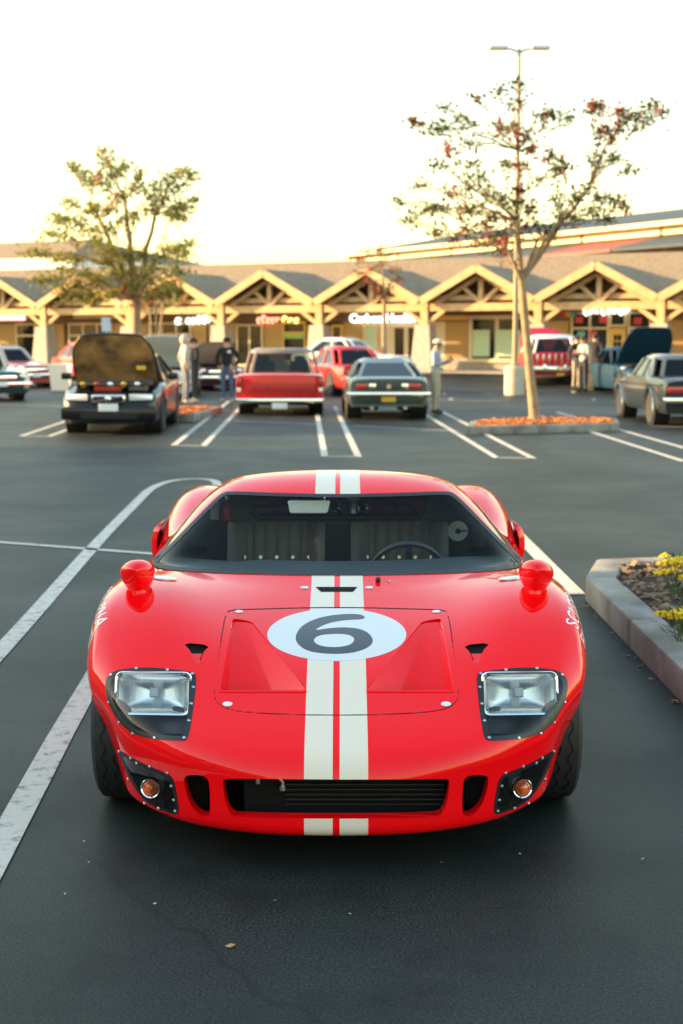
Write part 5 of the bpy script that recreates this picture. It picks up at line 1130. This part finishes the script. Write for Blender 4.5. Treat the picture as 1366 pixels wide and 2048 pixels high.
# ---- indicator pods
ORG = mat('amber_lens', (.62, .10, .02), rough=.15, coat=1., var=.2, vscale=60)
for s in (-1, 1):
    V, F = side(*parts['pod'], s); (gi, gf), (fi, ff) = band((V, F), POLY['pod'], 6.)
    hl = skin_mesh('indicator', fi, ff, BLK, GT, .0012)
    skin_mesh('cover_glass', gi, gf, GLZ, hl, .001)
    mb = MB(); off = np.array([-.05 * s, .075, .0]); n = gi[:, 3:6].copy(); gi = gi[:, :3]; n /= np.linalg.norm(n, axis=1)[:, None]; bp_ = gi + off
    mb.add(bp_.tolist(), gf[:, ::-1].tolist()); ed = {}
    for t in gf:
        for a, b in ((t[0], t[1]), (t[1], t[2]), (t[2], t[0])): ed[(a, b)] = 1
    for (a, b) in list(ed):
        if (b, a) not in ed: mb.add([gi[a] - n[a] * .003, gi[b] - n[b] * .003, bp_[b], bp_[a]], [(0, 1, 2, 3)])
    mb.build('bucket', mat('pod_bucket', (.05, .055, .06), rough=.4), hl, smooth=60)
    p, _n = on_skin(302 if s < 0 else mirror_px(302), 1576); ctr = p + (p - CAML).normalized() * .02
    q = Vector((.18 * s, -1, .12)).normalized().to_track_quat('Z', 'Y').to_matrix(); M = Matrix.Translation(ctr) @ q.to_4x4()
    MB().lathe([(.034, -.02), (.034, .004), (.031, .008), (.027, .006), (.026, 0)], 28, M).build('lamp_rim', CHR, hl, smooth=40)
    MB().lathe([(.027, 0), (.024, .009), (.02, .011), (.018, .009), (.012, .013), (0, .014)], 28, M).build('amber_lens', ORG, hl, smooth=40)
    for u, v in ((239, 1503), (262, 1516), (274, 1526), (300, 1533), (335, 1546), (343, 1572), (351, 1622), (318, 1616), (290, 1606), (257, 1558), (348, 1600)):
        rivet(u if s < 0 else mirror_px(u), v, hl, me=RIV)
# ---- windscreen
(gi, gf), (fi, ff) = band(parts['glass'], POLY['glass'], 7., False, 2.6)
ws = skin_mesh('windscreen', gi, gf, WSG, GT, .001)
skin_mesh('windscreen_seal', fi, ff, RUB, ws, .003)
for nm, tn in (('side_window', 'side window'), ('rear_window', 'rear window')):
    for s in (-1, 1) if nm == 'side_window' else (0,):
        V, F = parts[nm] if s == 0 else side(*parts[nm], s)
        skin_mesh(nm, V, F, glass('window_glass', (.75, .82, .82)), GT, 0)
Vg, Fg = parts['gap']; lab = np.arange(len(Vg))
while True:
    m_ = lab[Fg].min(1); n_ = lab.copy(); np.minimum.at(n_, Fg.ravel(), np.repeat(m_, 3))
    if (n_ == lab).all(): break
    lab = n_
for q in np.unique(lab[Fg[:, 0]]):
    Fq = Fg[lab[Fg[:, 0]] == q]
    if len(Fq) < 12: continue
    u_, i_ = np.unique(Fq, return_inverse=True); skin_mesh('panel_gap', Vg[u_], i_.reshape(-1, 3), BLKM, GT, .0003)
skin_mesh('number_roundel', *parts['roundel'], WHITE, GT, .0004)
skin_mesh('number_six', *parts['number'], INK, GT, .0006)
for s in (-1, 1): skin_mesh('door_gap', *side(*parts['door_gap'], s), BLKM, GT, .0003)
# ---- triangular outlets of the bonnet
def P3(u, v, d=0.):
    p, n = on_skin(u, v); return p - outN(p) * d
DARKRED = RED
for s in (-1, 1):
    fx = (lambda u: u) if s < 0 else (lambda u: mirror_px(u))
    top = [(463, 1239), (510, 1250)]; bot = [(438, 1381), (613, 1383)]; rows = []
    for i in range(13):
        t = i / 12; uo = 462 + (437 - 462) * t; ui = 511 + (614 - 511) * t; vo = 1238 + (1382.5 - 1238) * t; vi = 1246 + (1384 - 1246) * t
        d = .008 + .070 * t; uf0 = uo + 6 + 10 * t; ufl = uo + (ui - uo) * (.62 + .08 * t)
        rows.append([P3(fx(uo - 2), vo, .0015), P3(fx(uo + 2.5), vo + .5, .004), P3(fx(uf0), vo + .3, d), P3(fx((uf0 + ufl) / 2), (vo + vi) / 2, d * 1.02), P3(fx(ufl - 1), vi, d * .96), P3(fx(ufl + 2), vi, d * .9), P3(fx((ufl + ui) / 2), vi, d * .5), P3(fx(ui + 2), vi, .0015)])
    mb = MB(); mb.grid(rows); rv = [P3(fx(458), 1233, .0015), P3(fx(475), 1233, .0015), P3(fx(495), 1236, .0015), P3(fx(516), 1244, .0015)]
    mb.add(rv + rows[0], [(0, 1, 6, 5, 4), (1, 2, 7, 6), (2, 3, 11, 10, 9, 8, 7)])
    mb.build('bonnet_outlet', RED, GT, smooth=35)
    # front wall with rolled lip
    lip = [P3(fx(438 + (613 - 438) * i / 14), 1382.5 + (1 if 0 < i < 14 else 0), -.001) for i in range(15)]
    MB().tube(lip, .0045, 8).build('outlet_lip', RED, GT, smooth=True)
    # small ducts by the lamps
    r2 = []
    for t, w2 in ((0, 5), (.25, 6), (.5, 7.5), (.75, 10), (1, 14)):
        vv = 1330 - 28 * t; d = .010 * t + .0006; r2.append([P3(fx(393 - w2 - 1), vv, .001), P3(fx(393 - w2 * .8), vv, d), P3(fx(393 + w2 * .8), vv, d), P3(fx(393 + w2 + 1), vv, .001)])
    MB().grid(r2).build('vent_ramp', RED, GT, smooth=30)
    MB().grid([[P3(fx(366), 1304, .011), P3(fx(418), 1304, .011)], [P3(fx(360), 1282, .011), P3(fx(425), 1285, .011)]]).build('vent_hole', BLKM, GT)
# ------------------------------------------------------------------ wheels
TYRE = mat('race_tyre', (.018, .02, .022), rough=.62, bump=.15, bscale=150)
RIMM = mat('gold_grey_rim', (.42, .40, .36), rough=.3, metal=1.)
def race_wheel(x, y, wd, r, sgn):
    wh = empty('wheel', (x, y, r)); wh.parent = GT
    M = Matrix.Rotation(R(90), 4, 'Y')
    h = wd / 2; prof = [(.195, -h * .86), (.205, -h * .98), (r * .82, -h), (r * .93, -h * .96), (r * .98, -h * .84)]
    # tread with circumferential grooves
    for gx in (-.56, -.2, .2, .56):
        prof += [(r * (1 - .012 * abs(gx)), h * (gx - .035)), (r - .007, h * (gx - .025)), (r - .007, h * (gx + .025)), (r * (1 - .012 * abs(gx)), h * (gx + .035))]
    prof += [(r * .98, h * .84), (r * .93, h * .96), (r * .82, h), (.205, h * .98), (.195, h * .86)]
    n = 96; vs = []; fs = []; k = len(prof)
    for i, (pr, ph) in enumerate(prof):
        for j in range(n):
            t = 2 * math.pi * j / n; zig = .0065 * (1 if (j // 2) % 2 else -1) if 5 <= i < k - 5 else 0
            vs.append(M @ Vector((pr * math.cos(t), pr * math.sin(t), ph + zig)))
    for i in range(k - 1):
        for j in range(n): fs.append((i * n + j, i * n + (j + 1) % n, (i + 1) * n + (j + 1) % n, (i + 1) * n + j))
    MB().add(vs, fs).build('tyre', TYRE, wh, smooth=30)
    M2 = Matrix.Rotation(R(90 * sgn), 4, 'Y')
    MB().lathe([(.2, -h * .86), (.185, -h * .8), (.18, h * .6), (.197, h * .88), (.204, h * .92), (.19, h * .84), (.165, h * .3), (.06, h * .5), (.05, h * .75), (0, h * .75)], 32, M2).build('rim', RIMM, wh, smooth=40)
    for q in range(6):
        a = R(60 * q); mb = MB(); mb.bar(M2 @ Vector((.05 * math.cos(a), .05 * math.sin(a), h * .6)), M2 @ Vector((.185 * math.cos(a), .185 * math.sin(a), h * .62)), .045, .02, up=(sgn, 0, 0)); mb.build('spoke', RIMM, wh, bevel=.004)
    return wh
for s in (-1, 1):
    race_wheel(s * .735, AXF, .225, .302, s); race_wheel(s * .745, AXR, .27, .318, s)
    m = MB()
    for ya, r, x0 in ((AXF, .325, .5), (AXR, .345, .5)):
        rows = [[(s * xx, ya + r * math.cos(R(a)), WZ + r * math.sin(R(a))) for a in range(-5, 186, 10)] for xx in (x0, .70)]
        mm = MB(); mm.grid(rows); mm.add(rows[0], [tuple(range(len(rows[0])))]); mm.build('wheel_well', BLKM, GT, smooth=60)
# ------------------------------------------------------------------ floor and cockpit
MB().bbox(-.62, .62, .45, 4.05, .128, .14).build('floor_pan', BLKM, GT)
MB().bbox(-.60, .60, 1.02, 1.05, .14, .66).build('front_bulkhead', BLKM, GT)
DASH = mat('dash_vinyl', (.036, .050, .055), rough=.55, bump=.1, bscale=200)
CLOTH = mat('seat_cloth', (.095, .088, .082), rough=.95, var=.12, vscale=12)
rows = []
for i in range(15):
    x = -.74 + 1.48 * i / 14; yb = 1.26 + .46 * x * x; hump = .018 * (1 if x > -.35 else .2) * (1 - max(0, (abs(x) - .55) / .2))
    rows.append([(x, yb + .02, .712), (x, yb + .10, .716 + hump * .4), (x, yb + .22, .722 + hump), (x, yb + .33, .722 + hump), (x, yb + .37, .70 + hump), (x, yb + .37, .60), (x, yb + .30, .48)])
dash = MB().grid(rows).build('dashboard', DASH, GT, smooth=50)
for x in (-.13, .14):
    for q in range(9): MB().bbox(x - .05 + q * .012, x - .05 + q * .012 + .005, 1.335, 1.36, .735, .748).build('vent_slot', BLKM, dash) if False else None
for xs_ in (-.197, -.075, .081, .203): MB().ball((xs_, 1.36 + .46 * xs_ * xs_, .728), .0045, 8, 6).build('dash_screw', mat('screw_white', (.8, .82, .82), rough=.3), dash, smooth=True)
# steering wheel on the car's left (seen on the right)
stc = Vector((.30, 1.80, .635)); nrm = Vector((0, .94, .34)).normalized()
sw = empty('steering_wheel', stc); sw.parent = GT; sw.rotation_euler = nrm.to_track_quat('Z', 'Y').to_euler()
pts = [(.165 * math.cos(2 * math.pi * i / 40), .165 * math.sin(2 * math.pi * i / 40), 0) for i in range(41)]
MB().tube(pts, .0125, 10, False).build('wheel_rim', mat('wheel_leather', (.02, .022, .025), rough=.35), sw, smooth=True)
for a in (90, 210, 330):
    MB().bar((0, 0, -.01), (.16 * math.cos(R(a)), .16 * math.sin(R(a)), -.003), .028, .004).build('spoke', STEEL, sw)
MB().lathe([(.035, -.02), (.035, .01), (0, .015)], 16).build('hub', BLK, sw, smooth=40)
# bulkhead behind the seats with its wide rear pane
bk = empty('rear_bulkhead', (0, 2.52, 0)); bk.parent = GT
MB().prism([(-.72, 0, .14), (.72, 0, .14), (.70, 0, .74), (.665, 0, .80), (-.665, 0, .80), (-.70, 0, .74)], (0, .02, 0)).build('panel', DASH, bk)
m = MB()
for s in (-1, 1): MB().prism([(s * .40, 0, .802), (s * .66, 0, .802), (s * .55, 0, .95), (s * .455, 0, .965)], (0, .02, 0)).build('side_panel', DASH, bk)
fr = [(-.375, 0, .805), (.375, 0, .805), (.40, 0, .83), (.445, 0, .955), (-.445, 0, .955), (-.40, 0, .83)]
MB().tube([Vector(p) + Vector((0, -.01, 0)) for p in fr + fr[:1]], .013, 8).build('pane_seal', RUB, bk, smooth=60)
MB().add(fr, [tuple(range(6))]).build('rear_pane', glass('bulkhead_pane', (.7, .78, .8)), bk)
# engine bay floor and carburettor trumpets seen through the pane
MB().bbox(-.5, .5, 2.56, 4.0, .55, .60).build('engine_deck', mat('engine_dark', (.035, .04, .045), rough=.5, metal=.5), GT)
for x in (-.09, .075):
    for y in (2.66, 2.80):
        MB().lathe([(.036, .60), (.036, .86), (.048, .905), (.050, .91), (.036, .89), (.034, .7), (0, .7)], 20, Matrix.Translation((x, y, 0))).build('intake_trumpet', CHR, GT, smooth=40)
# seats: bolstered buckets with ventilation eyelets
def seat(xc):
    st = empty('seat', (xc, 2.02, .14)); st.parent = GT
    rows = []
    for j, (y, z) in enumerate(((-.42, .16), (-.30, .17), (-.05, .11), (.12, .10), (.22, .17), (.30, .34), (.35, .48), (.385, .60), (.41, .655), (.445, .66), (.455, .63))):
        row = []
        for i in range(57):
            t = -1 + i / 28; b = .095 * sstep(.55, .9, abs(t)) if j < 9 else 0; pl = .016 * abs(math.sin(t * 4 * math.pi))**.6 if abs(t) < .625 else 0
            row.append((t * (.225 if j > 1 else .21), y - b * (1 if j > 3 else .3) - pl * (1 if j > 3 else 0), z + b * (1 if j <= 4 else .1) + (pl if j <= 3 else 0)))
        rows.append(row)
    MB().grid(rows).build('seat_shell', CLOTH, st, smooth=70)
    me = MB().lathe([(.008, 0), (.010, .003), (.008, .005), (.005, .005), (.004, .001)], 14).mesh('eyelet', True)
    for i in range(5):
        x = -.15 + .075 * i
        for k2, zz in enumerate((.50, .38)):
            o = link('eyelet', me, mat('brass', (.45, .38, .24), rough=.3, metal=1.) if not me.materials else None, st); o.location = (x, .338 + (zz - .52) * .29, zz); o.rotation_euler = (R(78), 0, 0)
    return st
seat(-.285); seat(.285)
MB().bbox(-.06, .06, 1.6, 2.5, .14, .45).build('centre_tunnel', DASH, GT)
for x, r_ in ((-.06, .024), (.075, .030)):
    ck = MB().lathe([(r_, 0), (r_, .05), (r_ * 1.15, .055), (r_ * 1.15, .065), (0, .066)], 18, Matrix.Translation((x, 2.46, .835))).build('harness_reel', CHR, GT, smooth=40)
    MB().tube([(x + .03, 2.46, .85), (x + .06, 2.46, .845), (x + .065, 2.46, .86)], .012, 8).build('reel_arm', CHR, ck, smooth=True)
# inner lining of the cabin skin
Vc, Fc = VB, FB; c = Vc[Fc][:, :, :3].mean(1); nz = Vc[Fc][:, :, 3:6].mean(1)
k = (c[:, 2] > .74) & (c[:, 1] > 1.3) & (c[:, 1] < 2.56) & (np.abs(c[:, 0]) < .80)
k &= np.abs(c[:, 0]) < .79 - .72 * (c[:, 2] - .72); Fl = Fc[k]; u_, i_ = np.unique(Fl, return_inverse=True)
skin_mesh('cabin_lining', Vc[u_], i_.reshape(-1, 3), BLKM, GT, -.012, flip=True)
for s in (-1, 1):   # door inner panel
    MB().prism([(s * .80, 1.35, .16), (s * .80, 2.52, .16), (s * .755, 2.52, .76), (s * .755, 1.62, .755), (s * .76, 1.40, .70)], (-s * .012, 0, 0)).build('door_card', DASH, GT)
    MB().bbox(min(s * .62, s * .735), max(s * .62, s * .735), 2.05, 2.49, .66, .668).build('pocket_edge', BLK, GT)
# items on the bulkhead: dial sticker, extinguisher, ride papers
MB().lathe([(.048, 0), (.048, .004), (.0, .005)], 28, Matrix.Translation((.568, 2.49, .745)) @ Matrix.Rotation(R(90), 4, 'X')).build('dial_decal', mat('decal_white', (.78, .8, .8), rough=.5), GT)
MB().lathe([(.013, .0), (.013, .007), (0, .008)], 16, Matrix.Translation((.568, 2.484, .745)) @ Matrix.Rotation(R(90), 4, 'X')).build('dial_hub', BLK, GT)
MB().bar((.568, 2.478, .745), (.611, 2.478, .747), .003, .007, up=(0, 0, 1)).build('dial_needle', BLK, GT)
ex = MB().lathe([(.022, 0), (.024, .01), (.024, .06), (.018, .075), (.008, .08), (.008, .09), (0, .09)], 16, Matrix.Translation((-.53, 2.47, .80))).build('extinguisher', mat('ext_red', (.5, .02, .03), rough=.3), GT, smooth=40)
MB().lathe([(.016, 0), (.018, .006), (.016, .02), (0, .022)], 14, Matrix.Translation((-.53, 2.47, .893))).build('valve', CHR, ex, smooth=40)
MB().bbox(-.605, -.565, 2.49, 2.497, .80, .885).build('licence_paper', mat('paper_white', (.6, .64, .66), rough=.7), GT)
# rear-view mirror: hung from the top rail
rv = MB(); ctr = Vector((-.125, 1.97, .925))
prof = [(-.085, -.026), (-.081, -.033), (.073, -.033), (.082, -.026), (.092, .016), (.087, .024), (-.087, .024), (-.094, .016)]
mir = MB().prism([(ctr.x + a, ctr.y, ctr.z + b) for a, b in prof], (0, .02, 0)).build('rear_view_mirror', mat('mirror_back', (.75, .8, .78), rough=.35, metal=.4), GT, bevel=.004)
MB().prism([(ctr.x + a * .93, ctr.y - .0015, ctr.z + b * .85) for a, b in prof], (0, .001, 0)).build('mirror_face', mat('mirror_frost', (.7, .76, .74), rough=.3, metal=.5), mir)
MB().tube([(ctr.x + .06, ctr.y + .01, ctr.z + .02), (ctr.x + .075, ctr.y + .02, ctr.z + .06)], .008).build('mirror_stalk', CHR, mir)
for x in (-.055, .075):
    pass
# ------------------------------------------------------------------ outside fittings
for s in (-1, 1):    # teardrop door mirrors on the wings
    p, n = on_skin(274 if s < 0 else mirror_px(274, 673.5), 1186); q = p + Vector((0, .02, .066))
    mr = empty('wing_mirror', q); mr.parent = GT; mr.rotation_euler = (R(-8), R(4 * s), R(-8 * s))
    rows = []; NA = 28
    for i in range(15):
        t = i / 14; yy = -.075 + .135 * t; r_ = math.sin(math.pi / 2 * min(1, t * 1.25))**.62 if t > 0 else 0; row = []
        for j in range(NA):
            a = 2 * math.pi * j / NA; ca, sa = math.cos(a), math.sin(a); wx = .064 * r_ * (1 - .50 * max(0, -sa)**1.5) * (1 - .10 * max(0, sa)**3)
            wz = (.048 if sa > 0 else .088) * r_; row.append((wx * ca * (abs(ca)**-.12 if abs(ca) > .05 else 1), yy, wz * sa + .018 * (1 - t)))
        rows.append(row)
    mb = MB(); mb.grid(rows, True); mb.build('mirror_shell', RED, mr, smooth=True)
    MB().add(rows[-1], [tuple(range(NA))]).build('mirror_glass', CHR, mr)
    MB().lathe([(.02, -.082), (.026, -.078), (.024, -.06), (0, -.05)], 14).build('mirror_foot', RED, mr, smooth=40)
OVAL = MB().lathe([(.014, 0), (.014, .0018), (.011, .003), (.004, .003), (.003, .002), (0, .002)], 20).mesh('bonnet_fastener', True)
for u, v in ((478, 1224), (873, 1224), (455, 1409), (892, 1409), (609, 1176), (738, 1176)):
    o = rivet(u, v, GT, .0015, 'bonnet_fastener', OVAL)
    if o: o.scale = (1.15, .8, 1); 
OVAL.materials.clear(); OVAL.materials.append(mat('fastener_white', (.75, .76, .77), rough=.3, metal=.2))
p, n = on_skin(756, 1163)
MB().ball(p + Vector((0, -.004, .008)), (.011, .011, .011)).build('washer_jet', BLK, GT, smooth=True)
p, n = on_skin(778, 1164); MB().tube([p, p + Vector((.0, 0, .008))], .006).build('washer_nozzle', STEEL, GT)
# dark slot and triangular recess in the stripes under the windscreen
P4 = [P3(u, v, -.0008) for u, v in ((631, 1174), (715, 1174), (706, 1184), (642, 1184))]
MB().add(P4, [(0, 1, 2, 3)]).build('air_slot', BLKM, GT)
# side intakes of the rear wings
for s in (-1, 1):
    rows = []
    for t in range(9):
        a = R(-90 + 180 * t / 8); z = .66 + .09 * math.sin(a); rows.append([(s * (.845 + .03 * math.cos(a)), 2.60, z), (s * (.875 + .03 * math.cos(a)), 2.62, z), (s * (.86 + .03 * math.cos(a)), 2.95, z * .98 + .02)])
    MB().grid(rows).build('side_intake', RED, GT, smooth=60)
# lettering on the wings
def fender_text(lines, s):
    for txt, y0, y1, zc_, size in lines:
        cu = bpy.data.curves.new('lettering', 'FONT'); cu.body = txt; cu.size = size; cu.align_x = 'CENTER'; cu.align_y = 'CENTER'; cu.resolution_u = 3; cu.space_character = 1.02
        to = bpy.data.objects.new('tmp', cu); COL.objects.link(to); dg = bpy.context.evaluated_depsgraph_get()
        me = bpy.data.meshes.new_from_object(to.evaluated_get(dg)); bpy.data.objects.remove(to)
        bm = bmesh.new(); bm.from_mesh(me); bmesh.ops.triangulate(bm, faces=bm.faces); bmesh.ops.subdivide_edges(bm, edges=[e for e in bm.edges if e.calc_length() > .02], cuts=2)
        xs = [q.co.x for q in bm.verts]; w0, w1 = min(xs), max(xs); ok = True
        for q in bm.verts:
            t = (q.co.x - w0) / (w1 - w0); tt = t if s > 0 else 1 - t
            yy = y0 + (y1 - y0) * (1 - tt if s > 0 else tt) if False else (y0 + (y1 - y0) * t if s > 0 else y1 - (y1 - y0) * t)
            a = R(zc_) + q.co.y / .16; d = Vector((s * math.cos(a), 0, math.sin(a))); o = Vector((s * .66, yy, .50))
            h = BVH.ray_cast(o + d * .6, -d)
            q.co = (h[0] + outN(h[0]) * .0012) if h[0] else o
        bm.normal_update(); bm.to_mesh(me); bm.free(); me.materials.clear(); link('lettering', me, mat('lettering_white', (.78, .78, .76), rough=.4), GT)
fender_text([('SCUDERIA', .66, 1.08, 44, .052), ('FILIPINETTI', .64, 1.10, 27, .052)], 1)
fender_text([('SCUDERIA', .66, 1.08, 44, .052), ('FILIPINETTI', .64, 1.10, 27, .052)], -1)

# fuel filler lids let into the wing tops
for s in (-1, 1):
    p, n = on_skin(326 if s < 0 else mirror_px(326, 675.), 1157); n = outN(p)
    M = Matrix.Translation(p + n * .001) @ n.to_track_quat('Z', 'Y').to_matrix().to_4x4() @ Matrix.Diagonal((1.0, 1.5, 1, 1))
    fc = MB().lathe([(.036, 0), (.036, .003), (.030, .005), (0, .006)], 24, M).build('fuel_lid', mat('lid_silver', (.7, .68, .66), rough=.2, metal=.8), GT, smooth=40)
